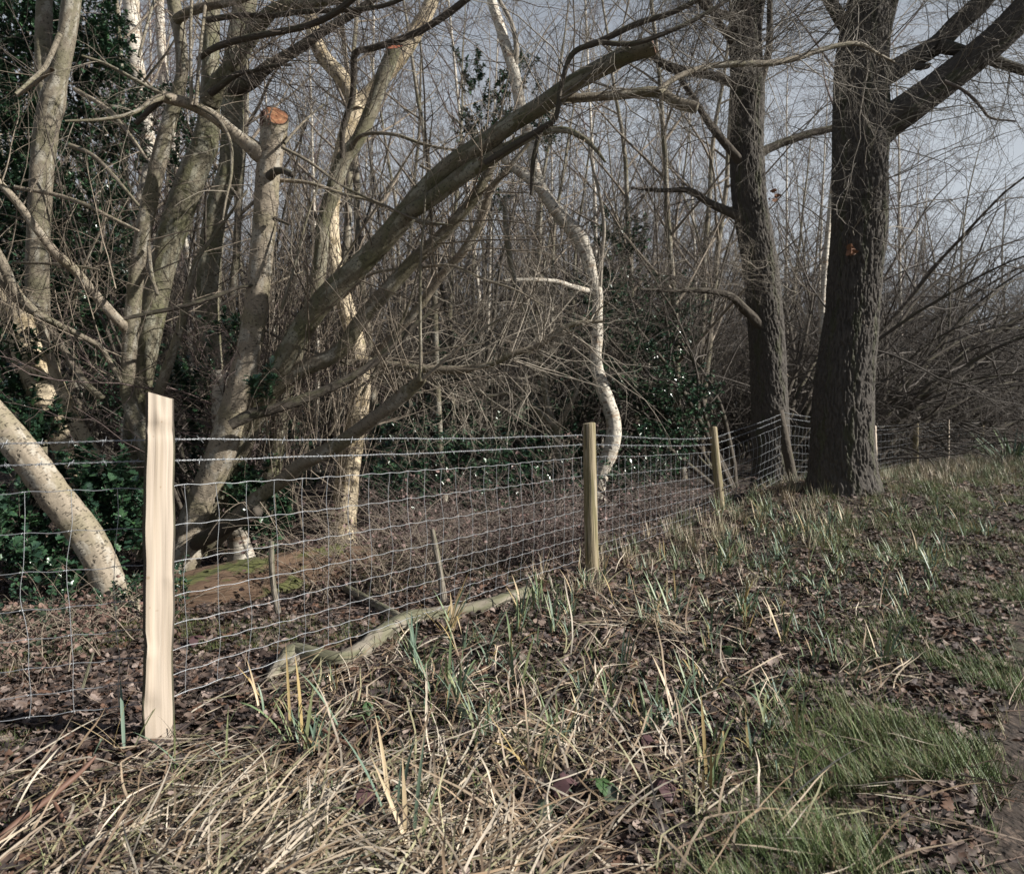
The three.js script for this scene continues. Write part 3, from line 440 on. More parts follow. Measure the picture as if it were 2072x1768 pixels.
{ // ---- twin stems rising behind the stake
  const o = thing('twin_stemmed_tree', 'tree with two curving mossy stems directly behind the pale stake', 'tree', at(640, 2230, 7.3)), r = rngOf(21), tw = new Sprays(), twd = new Sprays();
  const s2 = stem(o, 'stem', M.alder, [[650, 2240, 110, 7.3], [640, 2050, 84, 7.1], [600, 1850, 74], [560, 1725, 72], [517, 1600, 57], [520, 1450, 57], [532, 1300, 62], [560, 1050, 60], [592, 870, 62], [650, 620, 64], [700, 430, 54], [735, 300, 47], [728, 150, 47], [712, 60, 56], [690, -60, 44], [670, -200, 38]], 7.0, 6.7, { step: 0.022, flare: 0.3 });
  const s2r = stem(o, 'limb', M.alder, [[712, 80, 40], [760, 48, 38], [850, 22, 34], [960, 2, 30], [1080, -50, 26], [1200, -120, 22]], 6.7, 6.4, {});
  const s2l = stem(o, 'limb', M.alderPale, [[515, 1340, 40], [490, 1310, 42], [400, 1212, 39], [300, 1092, 37], [222, 1022, 37], [150, 930, 34], [60, 810, 31], [-40, 700, 28], [-140, 560, 24]], 6.9, 6.0, { label: 'pale bare limb reaching up to the left' });
  const s3 = stem(o, 'stem', M.alderGreen, [[640, 2240, 150, 7.5], [560, 1950, 100, 7.5], [545, 1740, 90], [572, 1560, 78], [602, 1350, 96], [650, 1100, 102], [712, 900, 110], [780, 700, 112], [828, 580, 102], [846, 450, 82], [850, 250, 66], [855, 60, 62], [862, -80, 56], [866, -220, 50]], 7.5, 7.3, { step: 0.022, flare: 0.2, label: 'thick mossy olive stem' });
  const s3r = stem(o, 'limb', M.alderGreen, [[848, 410, 72], [885, 335, 66], [960, 240, 63], [1040, 110, 60], [1115, 35, 50], [1220, 12, 44], [1330, 2, 38], [1500, -40, 34], [1650, -90, 28]], 7.3, 6.6, { flare: 0.2 });
  const d1 = stem(o, 'dark_branch', M.darkBark, [[800, 240, 18], [870, 192, 26], [1000, 152, 28], [1130, 128, 26], [1250, 100, 26], [1350, 55, 26], [1430, -10, 28], [1520, -90, 28]], 6.5, 5.6, {});
  const d2 = stem(o, 'dark_branch', M.darkBark, [[850, 378, 30], [960, 300, 22], [1010, 290, 16], [1130, 262, 12], [1180, 265, 8]], 7.1, 6.6, {});
  const d3 = stem(o, 'dark_branch', M.darkBark, [[840, 80, 24], [960, 62, 24], [1100, 62, 22], [1240, 45, 22], [1400, 40, 20], [1560, 20, 18], [1700, -40, 16]], 6.9, 6.2, {});
  for (const [k, l] of [[[280, 588, 22], [370, 626, 18], [450, 702, 16], [560, 832, 13]], [[60, 758, 18], [230, 790, 17], [340, 826, 16], [450, 882, 15], [560, 935, 12]], [[50, 1062, 12], [250, 1070, 12], [400, 1092, 9]], [[210, 280, 20], [120, 350, 16], [70, 390, 10]], [[240, 140, 22], [180, 270, 20], [130, 320, 16], [60, 380, 12]], [[300, 360, 18], [430, 440, 18], [520, 540, 15], [590, 640, 12]], [[560, 230, 12], [600, 80, 12], [640, -60, 10]], [[420, 900, 10], [330, 1100, 9], [290, 1240, 7]], [[600, 1000, 16], [612, 1110, 18], [635, 1190, 16]]].entries()) { const s = stem(o, 'whip', k % 2 ? M.alderPale : M.alder, l, 6.2 + (k % 3) * 0.3, 6.0 + (k % 4) * 0.25, { sides: 7 }); sprout(tw, s, 6, r, { len: [0.2, 0.7] }); }
  for (const [s, n] of [[s2, 30], [s2l, 16], [s3, 18], [s2r, 14]]) sprout(tw, s, n, r, { len: [0.3, 1.4] });
  for (const s of [s3r, d1, d2, d3]) sprout(twd, s, 22, r, { len: [0.3, 1.3], sub: 2, n: 4, r: 0.0035, wob: 0.5 });
  twigMesh(tw, M.twig, o); twigMesh(twd, M.twigDark, o);
}
{ // ---- slender stem farther back
  const o = thing('slender_tree', 'slender olive tree with a swaying trunk behind the sawn stem', 'tree', at(875, 2160, 8.8)), r = rngOf(31), tw = new Sprays();
  const s = stem(o, 'trunk', M.alderGreen, [[880, 2180, 110], [872, 1900, 92], [868, 1660, 90], [850, 1450, 90], [840, 1250, 86], [850, 1000, 86], [880, 830, 84], [925, 700, 88], [940, 500, 86], [938, 350, 92], [958, 200, 86], [985, 50, 90], [1000, -80, 86], [1010, -220, 76]], 8.8, 8.6, { step: 0.025, flare: 0.3 });
  const b = stem(o, 'limb', M.darkBark, [[945, 350, 70], [1010, 332, 56], [1080, 272, 46], [1200, 200, 41], [1300, 132, 37], [1450, 40, 31], [1560, -40, 26]], 8.6, 7.8, { flare: 0.3 });
  sprout(tw, s, 26, r, { len: [0.4, 1.8], from: 0.3 }); sprout(tw, b, 22, r, { len: [0.3, 1.5] }); twigMesh(tw, M.twigDark, o);
}
{ // ---- pollarded stem with a red sawn tip
  const o = thing('lopped_tree', 'lichen coated tree with a small red sawn tip near the top', 'tree', at(1130, 2140, 8.0)), r = rngOf(41), tw = new Sprays();
  const s = stem(o, 'trunk', M.alderGreen, [[1060, 2150, 90], [1110, 1850, 66], [1160, 1560, 60], [1215, 1380, 62], [1270, 1200, 64], [1296, 1050, 56], [1310, 900, 54], [1345, 780, 60], [1392, 640, 62], [1450, 560, 56], [1510, 420, 56], [1545, 320, 60], [1578, 240, 60], [1596, 190, 58]], 8.0, 7.6, { end: V(-0.05, 0.75, 0.6).normalize(), seed: 5 });
  sawnFace(o, s, [[0.36, 0.10, 0.045], [0.05, 0.02, 0.012], [0.45, 0.16, 0.08]], 5, 'red brown sawn tip');
  const b = stem(o, 'limb', M.darkBark, [[1385, 640, 22], [1388, 520, 24], [1425, 400, 26], [1432, 300, 26], [1438, 215, 28], [1500, 196, 26], [1600, 165, 26], [1700, 125, 27], [1790, 70, 28], [1870, 10, 28], [1960, -60, 26]], 7.4, 6.6, { label: 'black branch sweeping up right in front of the sky' });
  const c = stem(o, 'limb', M.alder, [[1420, 600, 30], [1450, 556, 16], [1500, 540, 15], [1600, 545, 14], [1720, 585, 12], [1860, 608, 11], [1990, 600, 9]], 7.7, 7.0, {});
  sprout(tw, s, 24, r, { len: [0.3, 1.4], from: 0.25 }); sprout(tw, b, 34, r, { len: [0.3, 1.4], sub: 2, n: 4 }); sprout(tw, c, 14, r, { len: [0.2, 0.9] }); twigMesh(tw, M.twigDark, o);
}
{ // ---- old forked birch with cream flaking bark
  const o = thing('birch_tree', 'old birch with cream flaking bark, its foot in full sun', 'tree', at(1385, 2190, 8.3)), r = rngOf(51), tw = new Sprays();
  const s = stem(o, 'trunk', M.birchOld, [[1380, 2230, 120], [1390, 2130, 98], [1396, 2050, 96], [1410, 1900, 92], [1430, 1768, 88], [1460, 1560, 74], [1440, 1400, 72], [1400, 1250, 68], [1352, 1050, 62], [1340, 850, 62], [1385, 620, 64], [1440, 440, 66], [1500, 370, 56], [1560, 300, 60], [1625, 215, 66], [1680, 130, 62], [1740, 20, 56], [1770, -90, 50]], 8.3, 8.2, { step: 0.022, amp: 0.16, flare: 0.2 });
  const b = stem(o, 'limb', M.birchOld, [[1445, 450, 50], [1425, 390, 56], [1380, 310, 60], [1300, 220, 60], [1265, 120, 52], [1252, 0, 46], [1245, -120, 40]], 8.2, 8.4, { amp: 0.16, flare: 0.2 });
  const c = stem(o, 'limb', M.alder, [[1390, 1480, 46], [1470, 1470, 34], [1560, 1475, 32], [1680, 1490, 34], [1790, 1497, 36], [1880, 1495, 34], [1925, 1485, 24], [2000, 1470, 22], [2080, 1430, 24], [2180, 1400, 26], [2260, 1340, 24], [2330, 1310, 22], [2440, 1300, 12]], 7.9, 7.3, { label: 'grey horizontal branch low across the middle' });
  sprout(tw, s, 18, r, { len: [0.3, 1.3], from: 0.4 }); sprout(tw, b, 16, r, { len: [0.3, 1.3] }); sprout(tw, c, 34, r, { len: [0.4, 1.5], sub: 2, from: 0.1 }); sprout(tw, c, 30, r, { len: [0.4, 1.6], from: 0.1 });
  twigMesh(tw, M.twigPale, o);
}
{ // ---- leaning trunk low at the left edge
  const o = thing('leaning_tree', 'pale smooth trunk leaning out of the bottom left behind the netting', 'tree', at(460, 2420, 5.5)), r = rngOf(61), tw = new Sprays();
  stem(o, 'trunk', M.alderPale, [[500, 2500, 150], [462, 2420, 124], [432, 2340, 122], [382, 2230, 126], [312, 2120, 130], [230, 2020, 130], [132, 1885, 126], [40, 1768, 122], [-70, 1640, 118], [-220, 1450, 110], [-400, 1200, 100], [-560, 900, 90]], 5.5, 5.2, { step: 0.02, seed: 2, flare: 0.25 });
}
{ // ---- dark birch leaning from the left edge
  const o = thing('birch_tree', 'dark leaning birch with a bright cracked strip, beside the holly at left', 'tree', at(340, 1990, 7.2)), r = rngOf(71), tw = new Sprays();
  stem(o, 'trunk', M.birchOld, [[420, 2150, 190], [350, 1930, 165], [262, 1740, 152], [192, 1600, 150], [132, 1450, 140], [82, 1300, 120], [20, 1170, 100], [-80, 1000, 92], [-240, 700, 84], [-380, 300, 70]], 7.2, 7.0, { step: 0.025, amp: 0.18 });
  const a = stem(o, 'limb', M.alder, [[-60, 1020, 44], [0, 1130, 42], [90, 1232, 36], [180, 1285, 26], [330, 1362, 24], [402, 1402, 24], [440, 1460, 20], [490, 1545, 18]], 6.3, 6.8, {}), b = stem(o, 'limb', M.alder, [[180, 1280, 24], [220, 1358, 30], [300, 1482, 28], [352, 1560, 28], [415, 1612, 26]], 6.7, 6.7, {});
  const c = stem(o, 'limb', M.alder, [[-40, 980, 40], [20, 1090, 40], [60, 1180, 36], [140, 1260, 30]], 6.2, 6.4, {});
  sprout(tw, a, 24, r, { len: [0.2, 0.9] }); sprout(tw, b, 10, r, { len: [0.2, 0.6] }); sprout(tw, c, 14, r, { len: [0.2, 0.8] });
  for (let k = 0; k < 22; k++) { const p = at(range(r, -50, 480), range(r, 1000, 1600), range(r, 6, 7)); tw.add(p, V((r() - 0.5) * 0.8, 1, 0), range(r, 0.5, 1.5), r, 'straight'); }
  twigMesh(tw, M.twig, o);
}
{ // ---- forked tree in the holly
  const o = thing('forked_tree', 'forked upright trunk wrapped in dark holly at the far left', 'tree', at(130, 2050, 9)), r = rngOf(81), tw = new Sprays();
  stem(o, 'trunk', M.alder, [[120, 2050, 120], [132, 1700, 100], [150, 1300, 88], [150, 1100, 87], [156, 900, 86], [166, 700, 84], [190, 500, 92], [212, 410, 96], [235, 320, 66], [262, 180, 67], [282, 50, 72], [302, -80, 66], [320, -250, 60]], 9, 8.7, { step: 0.03 });
  const l = stem(o, 'limb', M.alder, [[200, 450, 60], [175, 300, 62], [176, 100, 62], [182, -80, 56], [190, -220, 50]], 8.8, 8.9, {});
  sprout(tw, l, 14, r, { len: [0.5, 1.6] }); twigMesh(tw, M.twigDark, o);
}
{ // ---- birch stems glimpsed through the holly
  const r = rngOf(91);
  const A = (label, list, d, seed) => { const f = list[0], o = thing('birch_tree', label, 'tree', at(f[0], f[1], d)), tw = new Sprays(), s = stem(o, 'trunk', M.birch, list, d, d, { step: 0.05, sides: 14, vlen: 1.2 }); sprout(tw, s, 46, r, { len: [0.5, 2.2], sub: 2, n: 4, r: 0.004, from: 0.3 }); twigMesh(tw, M.twigBirch, o); return o; };
  A('white birch trunk glimpsed through the holly left of the twin stems', [[518, 2000, 52], [515, 1500, 48], [512, 1100, 46], [560, 860, 46], [605, 650, 48], [570, 380, 54], [535, 150, 60], [530, -20, 62], [525, -300, 56]], 13);
  A('thin white birch between the twin stems and the sawn stem', [[790, 2000, 36], [770, 1500, 32], [765, 1150, 30], [720, 800, 32], [700, 600, 34], [660, 300, 34], [640, -100, 34]], 14);
  A('short sunlit white birch trunk low behind the sawn stem', [[985, 2290, 130], [975, 2180, 108], [950, 2080, 100], [920, 1960, 100], [915, 1840, 92], [900, 1700, 84], [895, 1500, 76]], 7.7);
}
{ // ---- the crooked white birch in the middle
  const o = thing('birch_tree', 'crooked white birch zigzagging up behind the round fence post', 'tree', at(2420, 2010, 12.6)), r = rngOf(101), tw = new Sprays();
  const s = stem(o, 'trunk', M.birch, [[2418, 2060, 70], [2424, 1980, 50], [2440, 1900, 54], [2466, 1840, 62], [2484, 1768, 62], [2484, 1710, 58], [2458, 1620, 56], [2428, 1540, 56], [2412, 1450, 46], [2417, 1360, 46], [2417, 1280, 44], [2416, 1180, 44], [2397, 1120, 44], [2377, 1040, 52], [2345, 962, 62], [2275, 880, 60], [2205, 785, 46], [2168, 700, 42], [2150, 600, 40], [2122, 500, 42], [2100, 400, 46], [2082, 300, 46], [2050, 200, 44], [2018, 90, 40], [1990, 0, 37], [1960, -150, 34]], 12.6, 12.6, { step: 0.035, amp: 0.14, vlen: 1.3, flare: 0.3 });
  const b = stem(o, 'limb', M.birch, [[2290, 900, 40], [2240, 840, 42], [2190, 770, 42], [2130, 715, 40], [2070, 670, 36], [1990, 600, 26]], 12.5, 12.2, {});
  const c = stem(o, 'limb', M.birch, [[2390, 1180, 26], [2330, 1165, 24], [2250, 1140, 20], [2150, 1132, 17], [2040, 1135, 12]], 12.5, 11.6, {});
  const e = stem(o, 'limb', M.twigPale, [[2430, 1160, 14], [2435, 1050, 15], [2445, 920, 15], [2425, 780, 14], [2400, 680, 12], [2380, 560, 9]], 12.4, 12.2, {});
  const f = stem(o, 'limb', M.twigPale, [[2076, 330, 20], [2090, 200, 22], [2072, 100, 18], [2010, -20, 14]], 12.6, 12.4, {});
  sprout(tw, s, 40, r, { len: [0.4, 2.0], from: 0.25 }); sprout(tw, b, 14, r, { len: [0.4, 1.5] }); sprout(tw, c, 22, r, { len: [0.4, 1.4], sub: 2, n: 4 }); sprout(tw, e, 10, r, { len: [0.3, 1.2] }); sprout(tw, f, 12, r, { len: [0.3, 1.5] });
  twigMesh(tw, M.twigGrey, o);
}
{ // ---- small forked sapling in the shade
  const o = thing('sapling', 'thin three armed sapling in the dark gap beside the round post', 'tree', at(2250, 1900, 10.5)), r = rngOf(111), tw = new Sprays();
  const a = stem(o, 'stem', M.alder, [[2262, 1960, 36], [2255, 1820, 32], [2252, 1730, 30], [2225, 1680, 28], [2205, 1590, 26], [2195, 1480, 26], [2165, 1330, 28], [2110, 1230, 26], [2075, 1110, 22], [2050, 950, 22], [2040, 800, 18]], 10.5, 10.6, {});
  const b = stem(o, 'stem', M.alder, [[2252, 1735, 24], [2180, 1665, 22], [2112, 1610, 18], [2050, 1590, 16], [1980, 1600, 12], [1900, 1560, 8]], 10.5, 10.0, {}), c = stem(o, 'stem', M.alder, [[2255, 1730, 22], [2300, 1655, 20], [2335, 1570, 17], [2330, 1480, 12], [2300, 1350, 7]], 10.5, 10.3, {});
  sprout(tw, a, 18, r, { len: [0.3, 1.2] }); sprout(tw, b, 26, r, { len: [0.3, 1.1], sub: 2, n: 4 }); sprout(tw, c, 10, r, { len: [0.2, 0.9] }); twigMesh(tw, M.twigPale, o);
}
// ---- the oaks: furrowed bark is cut into the trunk
function oakBark(seed, R0) {
  return (th, s, r, c, d) => {
    const x = c * R0, z = d * R0, y = s;
    const wx = 0.03 * n3(x * 9 + seed, y * 3, z * 9), a = n3((x + wx) * 33 + seed, y * 4.0, (z + wx) * 33), b = n3((x - wx) * 40, y * 14 + seed, z * 40);
    const furrow = Math.min(Math.abs(a) * 4.6, 1), cross = Math.min(Math.abs(b) * 4, 1);
    const big = 0.06 * fbm3(c * 1.2 + seed, s * 0.8, d * 1.2, 3);
    return r * big + 0.034 * Math.min(1, R0 * 3) * (furrow * (0.72 + 0.28 * cross) - 0.8) + 0.004 * n3(x * 80, y * 60, z * 80);
  };
}
{
  const base = at(3413, 1990, 9.45), o = thing('oak_tree', 'big oak with deeply furrowed grey bark beside the path', 'tree', base), r = rngOf(121), tw = new Sprays(), OX = 2072;
  const t = stem(o, 'trunk', M.oak, [[OX + 1335, 2080, 340], [OX + 1338, 1990, 300], [OX + 1337, 1900, 262], [OX + 1336, 1768, 240], [OX + 1345, 1560, 226], [OX + 1362, 1400, 214], [OX + 1378, 1250, 202], [OX + 1388, 1100, 203], [OX + 1405, 950, 210], [OX + 1408, 800, 210], [OX + 1408, 650, 206], [OX + 1414, 550, 214], [OX + 1414, 450, 212], [OX + 1414, 300, 202], [OX + 1428, 150, 194], [OX + 1466, 0, 184], [OX + 1500, -130, 170], [OX + 1520, -330, 150]], 9.45, 9.2, { sides: 200, step: 0.016, vlen: 1.4, disp: oakBark(1, 0.33) });
  const la = stem(o, 'limb', M.oak, [[OX + 1440, 560, 150], [OX + 1500, 505, 150], [OX + 1570, 462, 126], [OX + 1700, 368, 120], [OX + 1850, 252, 116], [OX + 1980, 142, 116], [OX + 2100, 22, 120], [OX + 2230, -110, 116], [OX + 2500, -330, 100]], 9.3, 8.4, { sides: 96, step: 0.018, vlen: 1.4, disp: oakBark(4, 0.19), label: 'thick dark limb rising to the upper right' });
  const lb = stem(o, 'limb', M.oak, [[OX + 1440, 370, 110], [OX + 1500, 315, 88], [OX + 1600, 252, 76], [OX + 1720, 182, 76], [OX + 1800, 102, 76], [OX + 1880, 30, 76], [OX + 1975, -80, 74], [OX + 2150, -300, 66]], 9.3, 8.9, { sides: 72, step: 0.02, vlen: 1.4, disp: oakBark(7, 0.12), label: 'upper dark limb rising to the right' });
  const lc = stem(o, 'limb', M.oak, [[OX + 1720, 180, 66], [OX + 1765, 192, 52], [OX + 1830, 208, 42], [OX + 1900, 232, 40], [OX + 1960, 248, 42], [OX + 2072, 284, 38], [OX + 2200, 310, 32]], 9.0, 8.9, { sides: 36, step: 0.02, amp: 0.2 });
  const ld = stem(o, 'limb', M.oak, [[OX + 1420, 190, 80], [OX + 1350, 100, 58], [OX + 1300, 25, 50], [OX + 1265, -50, 46], [OX + 1200, -200, 40]], 9.3, 9.0, { sides: 40, step: 0.02, amp: 0.16 });
  stem(o, 'limb', M.oak, [[OX + 1640, 270, 30], [OX + 1680, 268, 22], [OX + 1690, 262, 16]], 9.0, 8.8, {});
  const le = stem(o, 'limb', M.twigDark, [[OX + 1750, 330, 18], [OX + 1820, 360, 13], [OX + 1870, 400, 13], [OX + 1905, 440, 12], [OX + 1935, 475, 10], [OX + 2040, 490, 7]], 8.7, 8.5, {});
  for (const [s, n] of [[la, 60], [lb, 46], [lc, 26], [ld, 40]]) sprout(tw, s, n, r, { len: [0.4, 1.7], sub: 2, n: 4, r: 0.003, up: -0.03, wob: 0.6, bias: V(0, -0.3, 0.1), from: 0.3 });
  sprout(tw, le, 10, r, { len: [0.3, 0.9], n: 5, sub: 1 });
  for (let k = 0; k < 70; k++) { const i = Math.floor(range(r, 0.45, 0.99) * (t.P.length - 1)), a = range(r, -0.6, 3.6), d = V(Math.cos(a), -0.1 + 0.5 * (r() - 0.5), Math.sin(a)); tw.add(t.P[i].clone().addScaledVector(d, t.R[i] * 0.85), d, range(r, 0.6, 1.9), r, 'zigzag'); }
  twigMesh(tw, M.twigGrey, o);
  // the crown overhead
  const crown = new Sprays();
  for (let k = 0; k < 11; k++) { const i = Math.floor(lerp(0.80, 0.995, k / 10) * (t.P.length - 1)), a = 1.2 + k * 2.4, L = range(r, 2.6, 4.6), d = V(Math.cos(a), range(r, 0.25, 0.9), Math.sin(a) * 0.32).normalize(), pts = [[t.P[i].clone(), 0.10]]; const q = t.P[i].clone(); for (let j = 1; j <= 6; j++) { d.x += (r() - 0.5) * 0.4; d.y += (r() - 0.5) * 0.35; d.z += (r() - 0.5) * 0.2; d.normalize(); q.addScaledVector(d, L / 6); if (q.y < 1.9 - q.z * 0.62) q.y = Math.max(q.y, 1.9 - q.z * 0.62); pts.push([q.clone(), lerp(0.085, 0.02, j / 6)]); } const [P, R] = smoothPath(pts, 0.06), g = new GB(); g.tube(P, R, { sides: 12, vlen: 1.4 }); g.build('limb', M.oak, o); sprout(crown, { P, R }, 26, r, { len: [0.8, 2.2], habit: 'fine', from: 0.25 }); }
  twigMesh(crown, M.twigDark, o, 'crown_twigs');
  // healed knot: a callus ring round a pale scar
  const kc = at(OX + 1440, 1285, 9.1), kn = new GB(), kd = V(0.28, 0.05, 0.96).normalize(), kx = V().crossVectors(V(0, 1, 0), kd).normalize(), ky = V().crossVectors(kd, kx), rows = [], rr = [[0, 0.035], [0.25, 0.03], [0.5, 0.032], [0.7, 0.055], [0.85, 0.075], [1.0, 0.06], [1.2, 0.0], [1.3, -0.06]];
  kn.c = []; rr.forEach(([f, h], k) => { const row = []; for (let j = 0; j <= 28; j++) { const a = j / 28 * Math.PI * 2, e = 1 + 0.12 * n3(Math.cos(a) * 1.5, Math.sin(a) * 1.5, 2.2); row.push(kc.clone().addScaledVector(kx, Math.cos(a) * 0.095 * f * e).addScaledVector(ky, Math.sin(a) * 0.14 * f * e).addScaledVector(kd, h - 0.045 + 0.008 * n3(j, k, 3) + 0.006 * n3(Math.cos(a) * 4 * f, Math.sin(a) * 4 * f, 7))); const v = 1 + 0.4 * n3(Math.cos(a) * 5 * f, Math.sin(a) * 5 * f, 1), cc = f < 0.6 ? [0.20, 0.145, 0.115] : [0.14, 0.115, 0.09]; kn.c.push(cc[0] * v, cc[1] * v, cc[2] * v); } rows.push(row); });
  kn.quadStrip(rows); kn.build('knot', M.cutWood, o, true).userData.label = 'round healed knot on the trunk';
}
{
  const o = thing('oak_tree', 'slimmer dark oak behind the leaning fence post', 'tree', at(3122, 1960, 12.4)), r = rngOf(131), tw = new Sprays(), OX = 2072;
  const t = stem(o, 'trunk', M.oak, [[OX + 1052, 2000, 180], [OX + 1050, 1900, 150], [OX + 1046, 1700, 146], [OX + 1040, 1560, 142], [OX + 1034, 1400, 141], [OX + 1022, 1250, 140], [OX + 1010, 1100, 137], [OX + 985, 950, 136], [OX + 960, 800, 132], [OX + 955, 700, 136], [OX + 950, 600, 132], [OX + 954, 450, 127], [OX + 955, 350, 131], [OX + 946, 200, 126], [OX + 950, 100, 122], [OX + 960, 0, 125], [OX + 968, -120, 118], [OX + 975, -320, 100]], 12.4, 12.2, { sides: 140, step: 0.022, vlen: 1.4, disp: oakBark(3, 0.26) });
  const B = [[[950, 680, 40], [880, 600, 34], [800, 500, 28], [740, 405, 24], [690, 330, 20], [640, 260, 14]], [[955, 360, 44], [880, 330, 38], [800, 302, 34], [680, 282, 36], [600, 250, 32], [560, 220, 26], [480, 190, 16]], [[965, 900, 44], [890, 862, 36], [800, 822, 30], [720, 772, 26], [600, 770, 16], [480, 760, 10]], [[1020, 1330, 44], [930, 1240, 34], [890, 1200, 30], [780, 1176, 22], [650, 1176, 15], [520, 1170, 8]], [[955, 430, 44], [1010, 310, 36], [1038, 220, 28], [1044, 100, 24], [1046, -20, 22], [1060, -160, 18]], [[950, 650, 44], [1030, 605, 36], [1100, 576, 31], [1200, 541, 29], [1310, 515, 27], [1420, 470, 20]], [[955, 80, 44], [860, 60, 34], [790, 30, 28], [740, -20, 24]], [[945, 240, 44], [880, 150, 34], [830, 80, 28], [790, 0, 24], [740, -90, 20]]];
  B.forEach((l, k) => { const s = stem(o, 'limb', M.darkBark, l.map(a => [OX + a[0], a[1], a[2]]), 12.2, 11.4 + (k % 3) * 0.5, { amp: 0.2 }); sprout(tw, s, 34, r, { len: [0.4, 1.8], sub: 2, n: 4, r: 0.0035, wob: 0.5, from: 0.25 }); });
  // pale fine sprays in front of the trunk
  const sp = new Sprays(); for (let k = 0; k < 60; k++) { const p = at(OX + range(r, 620, 1260), range(r, 1030, 1200), range(r, 11.2, 12)); sp.add(p, V((r() - 0.5) * 2, (r() - 0.4) * 0.6, 0.3), range(r, 0.5, 1.3), r, 'zigzag'); }
  twigMesh(tw, M.twigDark, o); twigMesh(sp, M.twigPale, o);
}
// ---------------------------------------------------------------- the wood behind: bare trees, each its own thing
function bareTree(seed, o) { // returns { trunk, limbs, crown } geometries standing on the origin
  const r = rngOf(seed), tr = new GB(), li = new GB(), cr = new GB();
  const stems = o.stems ?? 1;
  for (let s = 0; s < stems; s++) {
    const h = o.h * range(r, 0.8, 1.1), az = s / stems * 6.28 + r() * 2, sp = stems > 1 ? (o.spread ?? 0.35) * range(r, 0.5, 1.4) : 0;
    const d = V(Math.cos(az) * sp + (o.leanX ?? 0) * range(r, 0.6, 1.3), 1, Math.sin(az) * sp + (o.leanZ ?? 0)).normalize(), q = V(Math.cos(az) * 0.12 * (stems > 1), -0.3, Math.sin(az) * 0.12 * (stems > 1)), P = [q.clone()], R = [o.r * 1.25];
    const n = 18; for (let k = 1; k <= n; k++) { d.x += (r() - 0.5) * (o.wob ?? 0.14); d.z += (r() - 0.5) * (o.wob ?? 0.14); d.y += (o.up ?? 0.03) - (o.arch ?? 0) * k / n; d.normalize(); q.addScaledVector(d, h / n); P.push(q.clone()); R.push(o.r * lerp(1, 0.12, Math.pow(k / n, 0.9)) * range(r, 0.94, 1.06)); }
    tr.tube(P, R, { sides: 9, rep: 1, vlen: 1.5 });
    const nl = o.limbs ?? 18;
    for (let k = 0; k < nl; k++) {
      const t = lerp(o.from ?? 0.3, 0.98, (k + r()) / nl), f = t * n, i = Math.min(n - 1, Math.floor(f)), b = P[i].clone().lerp(P[i + 1], f - i), e = V().subVectors(P[i + 1], P[i]).normalize(), a = k * 2.4 + r(), w = V(Math.cos(a), 0, Math.sin(a)); w.addScaledVector(e, -w.dot(e)).normalize();
      const len = h * (o.limbLen ?? 0.3) * range(r, 0.5, 1.1) * (1.15 - t * 0.75), dir = e.clone().multiplyScalar(o.fwd ?? 0.8).addScaledVector(w, 1);
      const [LP, LR] = twig(li, b, dir, len, Math.min(R[i] * 0.55, 0.012 * len + 0.006), r, { segs: 6, wob: o.lwob ?? 0.3, up: o.lup ?? 0.06, sides: 5, tip: 0.25 });
      const m = o.sub ?? 8; for (let j = 0; j < m; j++) { const tt = lerp(0.15, 1, (j + r()) / m), ff = tt * 6, ii = Math.min(5, Math.floor(ff)), bb = LP[ii].clone().lerp(LP[ii + 1], ff - ii), ee = V().subVectors(LP[ii + 1], LP[ii]).normalize(), ww = V(r() - 0.5, (r() - 0.5) * 0.7 + (o.droop ? -0.2 : 0.05), r() - 0.5).normalize(); twig(cr, bb, ee.multiplyScalar(0.7).add(ww), len * range(r, 0.3, 0.62) * (1.2 - 0.5 * tt), (o.tr ?? 0.0055), r, { sub: 1, n: o.n3 ?? 6, segs: 5, wob: o.twob ?? 0.45, up: o.droop ? -0.05 : 0.03, tip: 0.4, fwd: 0.7 }); }
    }
  }
  return { trunk: tr.geometry(), limbs: li.geometry(), crown: cr.geometry() };
}
function protoTree(name, label, seed, o, mats, group) {
  const g = bareTree(seed, o), t = thing(name, label, 'tree', V(), group);
  for (const [n, k, m] of [['trunk', 'trunk', mats[0]], ['limbs', 'limbs', mats[1]], ['crown', 'crown', mats[2]]]) { const me = new THREE.Mesh(g[k], m); me.name = n; if (n !== 'trunk') me.userData.kind = 'stuff'; t.add(me); }
  return t;
}
